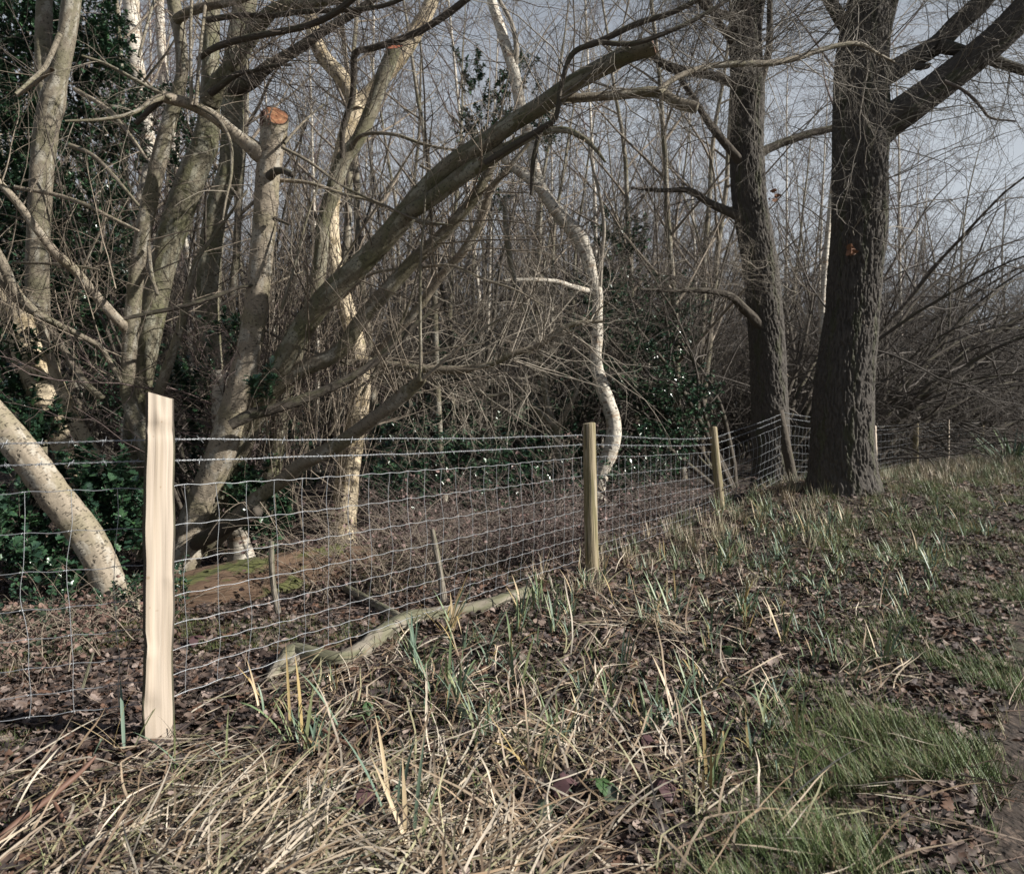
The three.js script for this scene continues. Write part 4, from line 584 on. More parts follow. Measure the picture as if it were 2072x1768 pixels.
{
  const r = rngOf(500), GR = 'bare trees of the wood behind the fence';
  const LB = 'bare birch among the many in the wood behind the fence', LP = 'slim bare pole tree among the many in the wood behind the fence', LC = 'bare many stemmed bush among those filling the wood behind the fence';
  const birch = [1, 2, 3].map(k => protoTree('wood_birch', LB, 600 + k, { h: 14 + k, r: 0.085, limbs: 20, from: 0.34, limbLen: 0.24, sub: 9, n3: 8, droop: true, fwd: 1.3, wob: 0.07, tr: 0.0048 }, [M.birch, M.twigBirch, M.twigBirch], GR));
  const pole = [1, 2, 3, 4].map(k => protoTree('wood_tree', LP, 620 + k, { h: 12 + k, r: 0.10, limbs: 18, from: 0.16, limbLen: 0.3, sub: 8, n3: 6, wob: 0.16, tr: 0.0055 }, [M.alder, M.twig, M.twigDark], GR));
  const bush = [1, 2, 3].map(k => protoTree('wood_bush', LC, 640 + k, { h: 5.6 + k, r: 0.05, stems: 7, spread: 0.42, limbs: 8, from: 0.12, limbLen: 0.36, sub: 6, n3: 5, wob: 0.2, lwob: 0.45, tr: 0.0042 }, [M.darkBark, M.twigBush, M.twigBush], 'bare bushes under the wood'));
  const used = new Set();
  const put = (proto, x, z, s, turn) => { const o = used.has(proto) ? copyOf(proto) : proto; used.add(proto); o.position.set(x, ground(x, z) - 0.05, z); o.rotation.y = turn; o.scale.setScalar(s); return o; };
  const any = a => a[Math.floor(r() * a.length)];
  // birches and poles thickening with distance; the fence line bounds them on the right
  const spots = [], ok = (x, z, d) => spots.every(([a, b]) => Math.hypot(a - x, b - z) > d);
  for (let k = 0; k < 9000 && spots.length < 330; k++) {
    const far = Math.pow(r(), 0.75), z = -lerp(12.5, 62, far), half = -z * 0.78 + 2, x = range(r, -half, half), s = fenceSide(x, z);
    if (s < 1.6 || (x / -z > 0.30 && -z < 17) || (x / -z > 0.36 && r() < 0.55) || !ok(x, z, 1.0 + 0.5 * far)) continue;
    spots.push([x, z]); put(r() < 0.36 ? any(birch) : any(pole), x, z, range(r, 0.75, 1.2), r() * 6.28);
  }
  for (let k = 0; k < 210; k++) { const far = r(), z = -lerp(10, 44, far), half = -z * 0.75, x = range(r, -half, half), s = fenceSide(x, z); if (s < 2.2 || (x / -z > 0.3 && -z < 16 && r() < 0.5) || (x / -z > -0.32 && x / -z < 0.22 && -z < 13.6) || (-z < 20 && r() < 0.62)) continue; put(any(bush), x, z, range(r, 0.7, 1.2), r() * 6.28); }
  // ---- arching scrub along the fence on the right, leaning out over the grass
  const L2 = 'dense arching bare scrub along the fence right of the oaks', GR2 = 'arching scrub right of the oaks';
  const sc = [1, 2, 3].map(k => protoTree('arching_scrub', L2, 660 + k, { h: 6.2 + k * 0.6, r: 0.062, stems: 9, spread: 0.30, leanX: 0.75, limbs: 10, from: 0.14, limbLen: 0.46, sub: 8, n3: 6, wob: 0.30, up: 0.005, arch: 0.12, lwob: 0.7, lup: -0.05, twob: 0.6, droop: true, tr: 0.0045 }, [M.darkBark, M.twigBush, M.twigBush], GR2));
  for (const [x, z, s, k, t] of [[5.6, -16.2, 0.9, 0, 0.2], [7.4, -17.6, 1.0, 1, -0.3], [9.6, -20.0, 1.05, 2, 0.1], [12.2, -23.0, 1.1, 0, -0.2], [15.4, -26.5, 1.15, 1, 0.3], [8.4, -22.6, 1.25, 2, 0.5], [11.6, -27.4, 1.3, 0, 0.0], [18.6, -30.0, 1.1, 2, -0.1], [15.0, -32.5, 1.3, 1, 0.4], [23.0, -35.0, 1.1, 0, 0.2], [4.4, -14.6, 0.75, 1, 2.6], [20.0, -39.0, 1.3, 2, 0.1], [28, -42, 1.2, 1, 0]]) put(sc[k], x, z, s * 1.25, t);
  // ---- more wood across the path, to the right and behind, out of the frame and lower than the sun
  for (let k = 0, n = 0; k < 2000 && n < 95; k++) { const a = range(r, -0.62, 2.6), d = range(r, 21, 36), x = Math.cos(a) * d, z = Math.sin(a) * d; if (x > 0 && x / -z < 0.86 && z < 0) continue; if (!ok(x, z, 1.5)) continue; spots.push([x, z]); n++; const o = put(n % 2 ? sc[n % 3] : any(bush), x, z, range(r, 0.9, 1.25), r() * 6.28); o.userData.group = 'bushes across the path'; o.userData.label = 'bare bush across the path, out of view to the right'; }
  // ---- the depth of the wood: a far mass of stems and crowns that closes the view
  { const o = thing('far_wood', 'dense mass of bare stems closing the view deep in the wood', 'wood', V()); o.userData.kind = 'stuff'; const list = [[], [], []], src = [pole[0], birch[1], bush[1]];
    for (let k = 0; k < 9000 && list[0].length + list[1].length + list[2].length < 620; k++) { const z = -range(r, 26, 95), x = range(r, z * 0.85, -z * 0.85), u = x / -z; if (fenceSide(x, z) < 3 || u > 0.60 || (u > 0.42 && r() < 0.6)) continue; const v = r() < 0.4 ? 0 : r() < 0.45 ? 1 : 2; list[v].push([x, z]); }
    const m4 = new THREE.Matrix4(), q = new THREE.Quaternion(), up = V(0, 1, 0); src.forEach((p, v) => p.children.forEach(c => { const rr = rngOf(5 + v), im = new THREE.InstancedMesh(c.geometry, c.material, list[v].length); im.name = 'far_' + c.name; im.userData.kind = 'stuff'; list[v].forEach(([x, z], k) => { const s = v === 2 ? range(rr, 0.8, 1.5) : range(rr, 0.7, 1.15); m4.compose(onGround(x, z, -0.1), q.setFromAxisAngle(up, rr() * 6.28), V(s, s, s)); im.setMatrixAt(k, m4); }); o.add(im); })); }
  // ---- the wood goes on along the fence to the left and behind, out of the frame
  for (let k = 0, n = 0; k < 900 && n < 70; k++) { const x = range(r, -34, -4), z = range(r, -16, 22), sd = fenceSide(x, z); if (x > -Math.abs(z) * 0.80 - 1.5 && z < 0) continue; if (z >= 0 && x > -5 - z * 0.2) continue; if (!ok(x, z, 1.6)) continue; spots.push([x, z]); n++; put(n % 3 ? any(pole) : any(bush), x, z, range(r, 0.8, 1.2), r() * 6.28); }
}

// ---------------------------------------------------------------- holly: glossy spined leaves
function hollyLeaf(r, len = 0.06) { // along +z, face up
  const g = new GB(), n = 7, L = [], Rr = [], mid = [];
  const w = [0.02, 0.17, 0.27, 0.30, 0.28, 0.19, 0.0], curl = range(r, 0.1, 0.35);
  for (let k = 0; k < n; k++) { const t = k / (n - 1), spine = k % 2 === 1 ? 1.38 : 0.78, ww = w[k] * spine, lift = (k % 2 ? 0.10 : -0.02); mid.push(V(0, -curl * t * t * 0.4, t).multiplyScalar(len)); L.push(V(-ww, ww * 0.35 + lift * 0.6 - curl * t * t * 0.4, t + (k % 2) * 0.05).multiplyScalar(len)); Rr.push(V(ww, ww * 0.35 + lift * 0.6 - curl * t * t * 0.4, t + (k % 2) * 0.05).multiplyScalar(len)); }
  g.quadStrip(mid.map((m, k) => [L[k], m, Rr[k]])); return g.geometry(null, true);
}
{
  const r = rngOf(700), leaves = [0, 1, 2].map(() => hollyLeaf(r)), mats = [[0.032, 0.072, 0.040], [0.044, 0.093, 0.046], [0.025, 0.056, 0.036]].map(c => new THREE.MeshPhysicalMaterial({ color: lin(...c), roughness: 0.3, clearcoat: 0.5, clearcoatRoughness: 0.2, side: THREE.DoubleSide }));
  const m4 = new THREE.Matrix4(), q = new THREE.Quaternion(), sc = V();
  // blobs: [qx, qy, radius_x, radius_y (tracing grid), distance, depth radius in metres, leaves]
  function holly(label, blobs, o = {}) {
    const f = blobs[blobs.length - 1], root = onGround(at(f[0], 2000, f[4]).x, at(f[0], 2000, f[4]).z), t = thing('holly_bush', label, 'bush', root, 'holly bushes in the wood');
    const tw = new GB(), list = [];
    for (const [bx, by, rx, ry, d, dr, n] of blobs) {
      const c = at(bx, by, d), mx = rx / FQ * d, my = ry / FQ * d;
      const nt = Math.max(6, Math.min(200, Math.round(n / 26)));
      for (let k = 0; k < nt; k++) {
        const a = r() * 6.28, b = Math.acos(2 * r() - 1), rr = Math.cbrt(r()), e = V(c.x + mx * rr * Math.sin(b) * Math.cos(a), Math.max(c.y + my * rr * Math.cos(b), 0.02), c.z + dr * rr * Math.sin(b) * Math.sin(a));
        const s = V(lerp(e.x, c.x, 0.45) + (r() - 0.5) * 0.1, e.y - range(r, 0.1, 0.35), lerp(e.z, c.z, 0.45)), dir = V().subVectors(e, s), len = dir.length(), [P] = twig(tw, s, dir, len * 1.15, 0.0045, r, { segs: 6, wob: 0.18, up: 0.02 });
        const m = Math.round(n / nt); for (let j = 0; j < m; j++) { const tt = Math.pow(r(), 0.6) * 5.99, i = Math.floor(tt), p = P[i].clone().lerp(P[i + 1], tt - i), out = V(r() - 0.5, (r() - 0.5) * 0.6, r() - 0.5).normalize().addScaledVector(dir.clone().normalize(), 0.5).normalize(); const up = V((r() - 0.5) * 0.9, 1, (r() - 0.5) * 0.9 + 0.25).normalize(), xx = V().crossVectors(up, out).normalize(), yy = V().crossVectors(out, xx); m4.makeBasis(xx, yy, out); q.setFromRotationMatrix(m4); const s2 = range(r, 0.75, 1.25) * (o.size ?? 1); list.push({ p: p.clone(), q: q.clone(), s: s2, v: Math.floor(r() * 3), m: Math.floor(r() * 3), d: p.distanceTo(camera.position) / s2 }); }
      }
    }
    const st = new GB(); for (let k = 0; k < (o.stems ?? 3); k++) { const b = blobs[Math.floor(r() * blobs.length)], c = at(b[0], b[1], b[4]); twig(st, root.clone().add(V((r() - 0.5) * 0.3, -0.1, (r() - 0.5) * 0.3)), c.clone().sub(root), c.distanceTo(root) * 1.05, 0.02, r, { segs: 9, wob: 0.1, sides: 6, sub: 1, n: 6 }); }
    st.build('stem', M.darkBark, t); tw.build('twigs', M.twigDark, t).userData.kind = 'stuff';
    list.sort((a, b) => a.d - b.d);
    const nPart = o.parts ?? 0;
    list.slice(0, nPart).forEach(e => { const m = new THREE.Mesh(leaves[e.v], mats[e.m]); m.name = 'leaf'; m.position.copy(e.p).sub(root); m.quaternion.copy(e.q); m.scale.setScalar(e.s); t.add(m); });
    for (let v = 0; v < 3; v++) { const part = list.slice(nPart).filter(e => e.v === v); if (!part.length) continue; const im = new THREE.InstancedMesh(leaves[v], mats[v], part.length); im.name = 'foliage'; im.userData.kind = 'stuff'; part.forEach((e, k) => { m4.compose(e.p.clone().sub(root), e.q, sc.setScalar(e.s)); im.setMatrixAt(k, m4); const f = range(r, 0.7, 1.35); im.setColorAt(k, lin(f, f, f * range(r, 0.8, 1.1))); }); t.add(im); }
    return t;
  }
  holly('glossy dark holly bush at the left edge behind the leaning trunk', [[60, 1500, 150, 180, 6.9, 0.35, 630], [120, 1690, 150, 110, 6.6, 0.3, 450], [330, 1900, 230, 130, 6.5, 0.4, 930], [470, 2040, 170, 180, 6.4, 0.35, 930], [80, 2050, 190, 170, 6.3, 0.4, 840], [200, 2230, 260, 120, 6.2, 0.5, 750], [40, 1760, 140, 120, 6.4, 0.3, 360]], { parts: 300, stems: 6, size: 1.25 });
  holly('holly sprays in front of and right of the sawn stem', [[900, 1340, 100, 90, 7.6, 0.3, 195], [1060, 1520, 70, 100, 6.5, 0.15, 105], [760, 1560, 150, 220, 8.0, 0.4, 690], [720, 1820, 140, 140, 7.9, 0.35, 450], [980, 1890, 130, 120, 7.4, 0.3, 495], [1060, 2010, 170, 110, 7.1, 0.3, 495], [1080, 2110, 110, 60, 7.0, 0.25, 180]], { parts: 260, stems: 5, size: 1.2 });
  holly('low holly seedlings round the foot of the leaning trunk', [[520, 2400, 130, 80, 5.3, 0.35, 300], [700, 2360, 70, 110, 5.2, 0.25, 225], [250, 2430, 260, 60, 5.4, 0.4, 390], [120, 2520, 160, 50, 5.0, 0.3, 180]], { parts: 200, stems: 4, size: 0.55 });
  holly('tall dark holly filling the top left corner', [[60, 120, 170, 190, 10, 0.9, 4464], [330, 130, 190, 180, 10.3, 0.8, 4032], [80, 470, 170, 220, 10, 0.8, 4464], [330, 480, 170, 210, 11, 0.9, 3024], [500, 420, 150, 230, 11.5, 0.8, 2592], [120, 830, 190, 240, 10, 0.9, 5040], [380, 860, 200, 240, 11, 0.9, 4464], [330, 1150, 260, 180, 10.5, 0.8, 5040], [150, 1250, 200, 200, 9.6, 0.6, 3024], [450, 1480, 200, 200, 10, 0.8, 3744], [760, 560, 120, 240, 12, 0.8, 1728]], { parts: 0, stems: 9, size: 1.15 });
  holly('dark holly thicket in the shade behind the round post', [[2560, 1500, 210, 260, 15, 1.2, 4200], [2740, 1640, 190, 190, 14.5, 1.1, 3000], [2420, 1250, 180, 170, 15.5, 1.0, 2100], [2500, 1000, 160, 170, 16, 1.0, 1680], [2700, 1260, 170, 200, 16, 1.0, 2100], [2620, 1820, 210, 130, 13.8, 0.9, 2400], [2330, 1560, 120, 240, 15.5, 1.0, 1680], [2240, 1720, 190, 200, 15, 1.0, 1800], [1980, 1720, 220, 190, 15, 1.2, 1860], [1700, 1760, 220, 190, 14.5, 1.2, 1860], [1900, 1450, 200, 160, 16, 1.2, 1260]], { parts: 0, stems: 10, size: 1.25 });
  holly('low dark holly in the deep shade behind the old birch', [[1520, 1850, 190, 150, 11.5, 0.6, 1500], [1750, 1830, 200, 140, 12, 0.7, 1600], [2000, 1850, 200, 130, 12, 0.7, 1600], [2200, 1870, 170, 120, 12.2, 0.6, 1200], [1180, 1800, 160, 180, 11, 0.6, 1200], [1640, 1960, 200, 90, 9.8, 0.5, 1300], [1960, 1950, 210, 90, 10, 0.5, 1400], [2250, 1950, 170, 80, 10.2, 0.5, 1100], [2560, 1920, 160, 80, 11.5, 0.5, 1000]], { parts: 0, stems: 6, size: 1.1 });
  holly('ivy dark holly crown high beside the white birch', [[1960, 480, 140, 210, 14.5, 0.7, 1560], [2090, 300, 110, 150, 14.5, 0.6, 720], [2210, 470, 110, 110, 14.8, 0.6, 660], [1900, 250, 80, 130, 14.5, 0.6, 480], [2000, 720, 120, 140, 14.8, 0.6, 600]], { parts: 0, stems: 5, size: 1.1 });
}

// ---------------------------------------------------------------- fallen wood and brambles
{
  const r = rngOf(800);
  { // mossy fallen trunk behind the netting
    const o = thing('fallen_log', 'mossy rotten log lying behind the netting right of the stake', 'log', at(1000, 2400, 6.0));
    stem(o, 'log', M.mossLog, [[640, 2460, 230, 5.7], [800, 2430, 225, 5.8], [1000, 2390, 215, 6.0], [1200, 2340, 205, 6.3], [1380, 2300, 190, 6.6], [1480, 2280, 150, 6.8]], 6, 7, { amp: 0.35, vlen: 1.2, sides: 48, step: 0.03 });
  }
  { // dead branch on the ground
    const lay = l => l.map(([x, y, w]) => [x, y, w, groundDist(x, y + w * 0.42)]), o = thing('fallen_branch', 'forked bare branch lying along the foot of the netting', 'branch', at(1500, 2600, 4.6));
    stem(o, 'main_limb', M.deadwood, lay([[1080, 2760, 40, 3.9], [1130, 2700, 62, 4.0], [1190, 2640, 78, 4.1], [1260, 2655, 80, 4.15], [1370, 2670, 76, 4.25], [1450, 2640, 74, 4.4], [1540, 2570, 74, 4.65], [1640, 2510, 70, 4.9], [1750, 2490, 66, 5.1], [1900, 2470, 60, 5.3], [2040, 2430, 58, 5.6], [2130, 2400, 56, 5.8]]), 4, 5, { amp: 0.24, step: 0.02 });
    stem(o, 'side_limb', M.deadwood, lay([[1640, 2515, 40, 4.85], [1560, 2470, 40, 5.0], [1470, 2420, 36, 5.15], [1400, 2380, 34, 5.3]]), 4, 5, { amp: 0.2 });
    stem(o, 'side_limb', M.deadwood, lay([[1200, 2660, 50, 4.05], [1160, 2720, 56, 3.95], [1200, 2710, 40, 3.85]]), 4, 5, { amp: 0.2 });
  }
  const stick = (label, list, d0, d1, mat = M.deadwood) => { const o = thing('broken_stick', label, 'stick', at(list[0][0], list[0][1], d0)); stem(o, 'stick', mat, list, d0, d1, { amp: 0.22 }); };
  stick('short upright broken stick behind the netting', [[1125, 2480, 26], [1105, 2370, 24], [1098, 2280, 24], [1096, 2190, 22]], 5.0, 5.0);
  stick('curved broken stick standing at the netting', [[1800, 2460, 30], [1785, 2350, 28], [1770, 2260, 26], [1748, 2140, 20]], 5.0, 5.05);
  stick('bare forked twig standing at the left edge behind the netting', [[340, 3000, 18], [335, 2900, 16], [310, 2850, 14], [330, 2790, 14], [375, 2640, 12]], 3.2, 3.4);
  stick('reddish bramble stem lying in the straw at bottom left', [[-60, 3440, 26], [40, 3352, 28], [100, 3300, 26], [190, 3236, 28], [280, 3160, 24], [330, 3118, 20], [385, 3060, 10]], 2.05, 2.35, M.twigRed);
  stick('thin reddish side stem in the straw at bottom left', [[220, 3250, 16], [260, 3330, 14], [290, 3420, 11]], 2.2, 2.1, M.twigRed);
  stick('thorny brown stem arching over the straw in front', [[1300, 2950, 12], [1420, 3020, 14], [1560, 3090, 16], [1640, 3160, 16], [1700, 3200, 15]], 2.7, 2.4, M.twigRed);
  // bramble and dead bracken thicket
  const lf = [0, 1].map(k => { const g = new GB(), rows = []; for (let i = 0; i <= 4; i++) { const t = i / 4, w = Math.sin(Math.PI * (0.08 + 0.9 * t)) * 0.34, c = 0.22 * (k ? 1 : -1) * Math.sin(t * 3); rows.push([V(-w, 0.10 + c, t), V(0, c * 0.6, t), V(w, 0.10 + c, t)].map(v => v.multiplyScalar(0.035))); } g.quadStrip(rows); return g.geometry(null, true); });
  const lm = std({ color: lin(1, 1, 1), roughness: 0.7 }), m4 = new THREE.Matrix4(), q = new THREE.Quaternion(), E = new THREE.Euler(), s3 = V();
  function thicket(label, cx, cy, d, rx, ry, dr, canes, nl, cols, cane = M.cane) {
    const c = at(cx, cy, d), root = onGround(c.x, c.z), t = thing('bramble_thicket', label, 'bramble', root, 'bramble thickets'), g = new GB(), mx = rx / FQ * d, my = ry / FQ * d, ends = [];
    for (let k = 0; k < canes; k++) { const x = c.x + range(r, -mx, mx), z = c.z + range(r, -dr, dr), p = onGround(x, z), h = my * 2 * range(r, 0.4, 1.15), a = r() * 6.28, dir = V(Math.cos(a) * 0.7, 1.2, Math.sin(a) * 0.5); const [P] = twig(g, p, dir, h * range(r, 1, 2.1), range(r, 0.0026, 0.0052), r, { segs: 9, wob: 0.34, up: -0.13, sub: 1, n: 4, sides: 4 }); ends.push(P); }
    const cg = g.build('canes', cane, t); cg.userData.kind = 'stuff';
    lf.forEach((geo, v) => { const n = Math.floor(nl / 2), im = new THREE.InstancedMesh(geo, lm, n); im.name = 'leaves'; im.userData.kind = 'stuff'; for (let k = 0; k < n; k++) { const P = ends[Math.floor(r() * ends.length)], i = Math.floor(range(r, 1, 8.9)), p = P[i].clone().lerp(P[i + 1], r()).add(V((r() - 0.5) * 0.08, (r() - 0.5) * 0.08, (r() - 0.5) * 0.08)).sub(root); E.set(r() * 6.28, r() * 6.28, r() * 6.28); m4.compose(p, q.setFromEuler(E), s3.setScalar(range(r, 0.5, 1.3))); im.setMatrixAt(k, m4); const cc = cols[Math.floor(r() * cols.length)], f = range(r, 0.7, 1.25); im.setColorAt(k, lin(cc[0] * f, cc[1] * f, cc[2] * f)); } t.add(im); });
  }
  const dead = [[0.15, 0.092, 0.08], [0.095, 0.058, 0.052], [0.24, 0.165, 0.15], [0.07, 0.045, 0.042]];
  thicket('tangle of dead reddish brambles behind the netting, left of the round post', 2020, 2130, 7.0, 340, 170, 0.5, 190, 1500, dead);
  thicket('dead brambles at the foot of the round fence post', 2290, 2180, 6.7, 150, 130, 0.4, 70, 500, dead);
  thicket('bramble tangle between the round post and the next one', 2560, 1990, 9.0, 240, 110, 0.5, 110, 500, dead);
  thicket('dead brambles filling the shade behind the old birch foot', 1700, 2020, 8.4, 330, 130, 0.6, 130, 800, dead);
  thicket('bramble canes and dead leaves behind the netting beside the log', 1560, 2330, 6.2, 260, 150, 0.6, 110, 500, dead, M.twig);
  thicket('brown bramble leaves behind the netting at the left edge', 200, 2560, 4.4, 330, 110, 0.7, 90, 900, [[0.17, 0.10, 0.08], [0.23, 0.15, 0.12], [0.12, 0.075, 0.06], [0.04, 0.06, 0.03]], M.twig);
  thicket('leaning rusty bracken beyond the fence at the far right', 4010, 1700, 25, 170, 60, 2.0, 130, 900, [[0.26, 0.12, 0.06], [0.20, 0.10, 0.05], [0.30, 0.17, 0.10]]);
}
// ---------------------------------------------------------------- ground cover
{
  const r = rngOf(900), m4 = new THREE.Matrix4(), q = new THREE.Quaternion(), E = new THREE.Euler(), s3 = V();
  // where straw lies thick: [x, z, radius, weight]
  const heaps = [[-1.05, -2.05, 0.36, 1.8], [-0.62, -1.95, 0.34, 1.5], [-0.2, -1.95, 0.4, 1.0], [0.14, -2.6, 0.36, 0.8], [0.42, -2.1, 0.35, 0.5], [0.98, -4.2, 0.36, 0.7], [-0.35, -4.4, 0.30, 0.7], [1.45, -7.6, 0.45, 0.9], [2.35, -8.6, 0.4, 0.5], [0.3, -3.5, 0.45, 0.3], [-0.75, -3.0, 0.35, 0.4], [1.2, -5.8, 0.5, 0.25], [0.6, -5.2, 0.3, 0.4]];
  const straw = (x, z) => { let s = 0.035; for (const [a, b, c, w] of heaps) s += w * Math.exp(-((x - a) ** 2 + (z - b) ** 2) / (c * c)); return clamp(s * (0.7 + 0.7 * n3(x * 2.3, 9, z * 2.3))); };
  const green = (x, z) => { const p = pathSide(x, z), s = fenceSide(x, z); if (s > -0.15) return 0; const verge = Math.exp(-(((p + 0.26) / 0.30) ** 2)), field = sstep(-5, -8, z) * sstep(-0.6, -1.8, s); return clamp((0.95 * verge + 0.85 * field) * sstep(-0.05, 0.28, n3(x * 1.5, 5, z * 1.5) + 0.5 * n3(x * 4, 7, z * 4) + 0.08)) * sstep(0.12, -0.05, p); };
  const inView = (x, z, pad = 0.3) => Math.abs(x) < -z * 0.70 + pad && z < -1.5;
  function scatter(name, label, category, geos, mat, n, place, kind = 'stuff') { // place(r) -> {p, q, s, c} or null
    const per = geos.map(() => []); let tries = 0;
    while (n > 0 && tries++ < n * 60 + 1e6) { const e = place(r); if (!e) continue; per[Math.floor(r() * geos.length)].push(e); n--; }
    const o = thing(name, label, category, V()); o.userData.kind = kind;
    geos.forEach((g, k) => { if (!per[k].length) return; const im = new THREE.InstancedMesh(g, mat, per[k].length); im.name = name + '_pieces'; im.userData.kind = 'stuff'; per[k].forEach((e, i) => { m4.compose(e.p, e.q, s3.copy(e.s)); im.setMatrixAt(i, m4); im.setColorAt(i, e.c); }); o.add(im); });
    return o;
  }
  // points spread evenly over what the camera sees, thinner with distance
  const spot = (zn, zf, pw = 1.6) => { const z = -lerp(zn, zf, Math.pow(r(), pw)), x = range(r, z * 0.72 - 0.3, -z * 0.72 + 0.3); return [x, z]; };
  const pick = (cols, v = 0.3) => { const c = cols[Math.floor(r() * cols.length)], f = range(r, 1 - v, 1 + v); return lin(c[0] * f, c[1] * f, c[2] * f); };
  // --- leaf litter: lobed oak leaves and ovals, curled
  function deadLeaf(lobed, sd) {
    const g = new GB(), n = lobed ? 9 : 5, rows = [], rr = rngOf(sd), cu = range(rr, -0.5, 0.7), cw = range(rr, -0.4, 0.6), L = lobed ? 0.085 : 0.058;
    for (let k = 0; k < n; k++) { const t = k / (n - 1); let w = lobed ? (0.10 + 0.24 * Math.sin(Math.PI * Math.pow(t, 0.8))) * (k % 2 ? 1.2 : 0.66) : Math.sin(Math.PI * (0.06 + 0.88 * t)) * 0.30; if (k === 0 || k === n - 1) w = 0.03; const b = cu * (t - 0.5) ** 2 * 1.4; rows.push([-1, -0.5, 0, 0.5, 1].map(a => V(a * w, b + cw * a * a * w * 1.3 + 0.05 * (rr() - 0.5), t - 0.5).multiplyScalar(L))); }
    g.quadStrip(rows); return g.geometry(null, true);
  }
  const leafGeo = [deadLeaf(true, 1), deadLeaf(true, 2), deadLeaf(true, 3), deadLeaf(false, 4), deadLeaf(false, 5), deadLeaf(false, 6)];
  const leafMat = std({ color: lin(1, 1, 1), roughness: 0.75 });
  const brown = [[0.065, 0.044, 0.035], [0.095, 0.064, 0.05], [0.155, 0.112, 0.09], [0.036, 0.027, 0.023], [0.23, 0.18, 0.155], [0.10, 0.054, 0.034], [0.055, 0.042, 0.04]];
  const leafPlace = () => { const [x, z] = spot(1.7, 15, 1.5); if (r() < straw(x, z) * 0.2) return null; const p = pathSide(x, z); if (p > -0.05 && r() < 0.965) return null; if (r() < green(x, z) * 0.3) return null; E.set((r() - 0.5) * 1.3, r() * 6.28, (r() - 0.5) * 1.3); return { p: onGround(x, z, 0.004 + r() * (0.025 + 0.03 * straw(x, z))), q: new THREE.Quaternion().setFromEuler(E), s: V(1, 1, 1).multiplyScalar(range(r, 0.38, 0.82)), c: pick(brown, 0.35) }; };
  scatter('leaf_litter', 'carpet of brown dead oak leaves over the bank and wood floor', 'leaf litter', leafGeo, leafMat, 85000, leafPlace);
  // --- dry straw of last year's sedge
  function strawGeo(sd, L, curl) {
    const rr = rngOf(sd), g = new GB(), rows = [], d = V(1, 0.12, 0), p = V(0, 0.006, 0), n = 9, kink = rr() < 0.5 ? Math.floor(range(rr, 2, 7)) : -1;
    for (let k = 0; k <= n; k++) { const t = k / n, w = 0.0025 * Math.min(1, (1 - t) * 3.2 + 0.1), s = V(-d.z, 0, d.x).normalize(), tw = n3(sd, t * 2, 1) * 1.4; const side = s.multiplyScalar(Math.cos(tw)).add(V(0, Math.sin(tw), 0)); rows.push([p.clone().addScaledVector(side, -w), p.clone().addScaledVector(side, w)]); d.x += (rr() - 0.5) * curl; d.z += (rr() - 0.5) * curl; d.y += (rr() - 0.5) * curl * 0.45 - (p.y > 0.02 ? 0.09 : -0.02); if (k === kink) { d.z += (rr() - 0.5) * 1.6; d.y -= 0.1; } d.normalize(); p.addScaledVector(d, L / n); if (p.y < 0.003) { p.y = 0.003; d.y = Math.abs(d.y) * 0.5; } }
    g.quadStrip(rows); return g.geometry(null, true);
  }
  const straws = []; for (let k = 0; k < 14; k++) straws.push(strawGeo(30 + k, 0.14 + 0.022 * k, 0.16 + 0.05 * (k % 4)));
  const strawMat = std({ color: lin(1, 1, 1), roughness: 0.6 });
  const tan = [[0.42, 0.35, 0.26], [0.32, 0.25, 0.175], [0.50, 0.43, 0.34], [0.25, 0.18, 0.115], [0.46, 0.41, 0.33], [0.18, 0.13, 0.09], [0.29, 0.27, 0.16]];
  const strawPlace = (zf, bias) => () => { const [x, z] = spot(1.65, zf, 1.4); if (fenceSide(x, z) > 0.25 && r() < 0.8) return null; if (pathSide(x, z) > -0.05) return null; const s = straw(x, z); if (r() > s * bias) return null; const flow = 2.5 * n3(x * 0.7, 2, z * 0.7) + 0.35; E.set((r() - 0.5) * 0.3, flow + (r() - 0.5) * 4.6, (r() - 0.5) * 0.35 + 0.06); const k = range(r, 0.7, 1.25); return { p: onGround(x, z, 0.012 + r() * 0.05 * s), q: new THREE.Quaternion().setFromEuler(E), s: V(k, k, k * range(r, 0.7, 1.5)), c: pick(tan, 0.28) }; };
  // fallen tussocks: straws that spread from one root and droop one way
  const bundles = []; while (bundles.length < 260) { const [x, z] = spot(1.7, 9, 1.3); if (fenceSide(x, z) > 0.1 || pathSide(x, z) > -0.3 || r() > straw(x, z)) continue; bundles.push([x, z, 2.2 * n3(x * 0.6, 2, z * 0.6) + 0.4 + (r() - 0.5) * 2.4, range(r, 0.03, 0.14), range(r, 0.5, 1.2)]); }
  const single = strawPlace(10, 1);
  scatter('dry_straw', 'flattened straw coloured dead sedge strewn over the bank', 'dead grass', straws, strawMat, 3300, () => {
    if (r() < 0.3) return single();
    const [bx, bz, ang, rad, wide] = bundles[Math.floor(r() * bundles.length)], x = bx + (r() - 0.5) * rad * 3, z = bz + (r() - 0.5) * rad * 3, k = range(r, 0.6, 1.4);
    E.set((r() - 0.5) * 0.4, ang + (r() - 0.5) * 2 * wide, r() < 0.1 ? range(r, 0.2, 0.8) : range(r, -0.05, 0.16)); return { p: onGround(x, z, 0.008 + r() * 0.035), q: new THREE.Quaternion().setFromEuler(E), s: V(k, k * range(r, 0.7, 1.1), range(r, 0.7, 1.5)), c: pick(tan, 0.3) };
  });
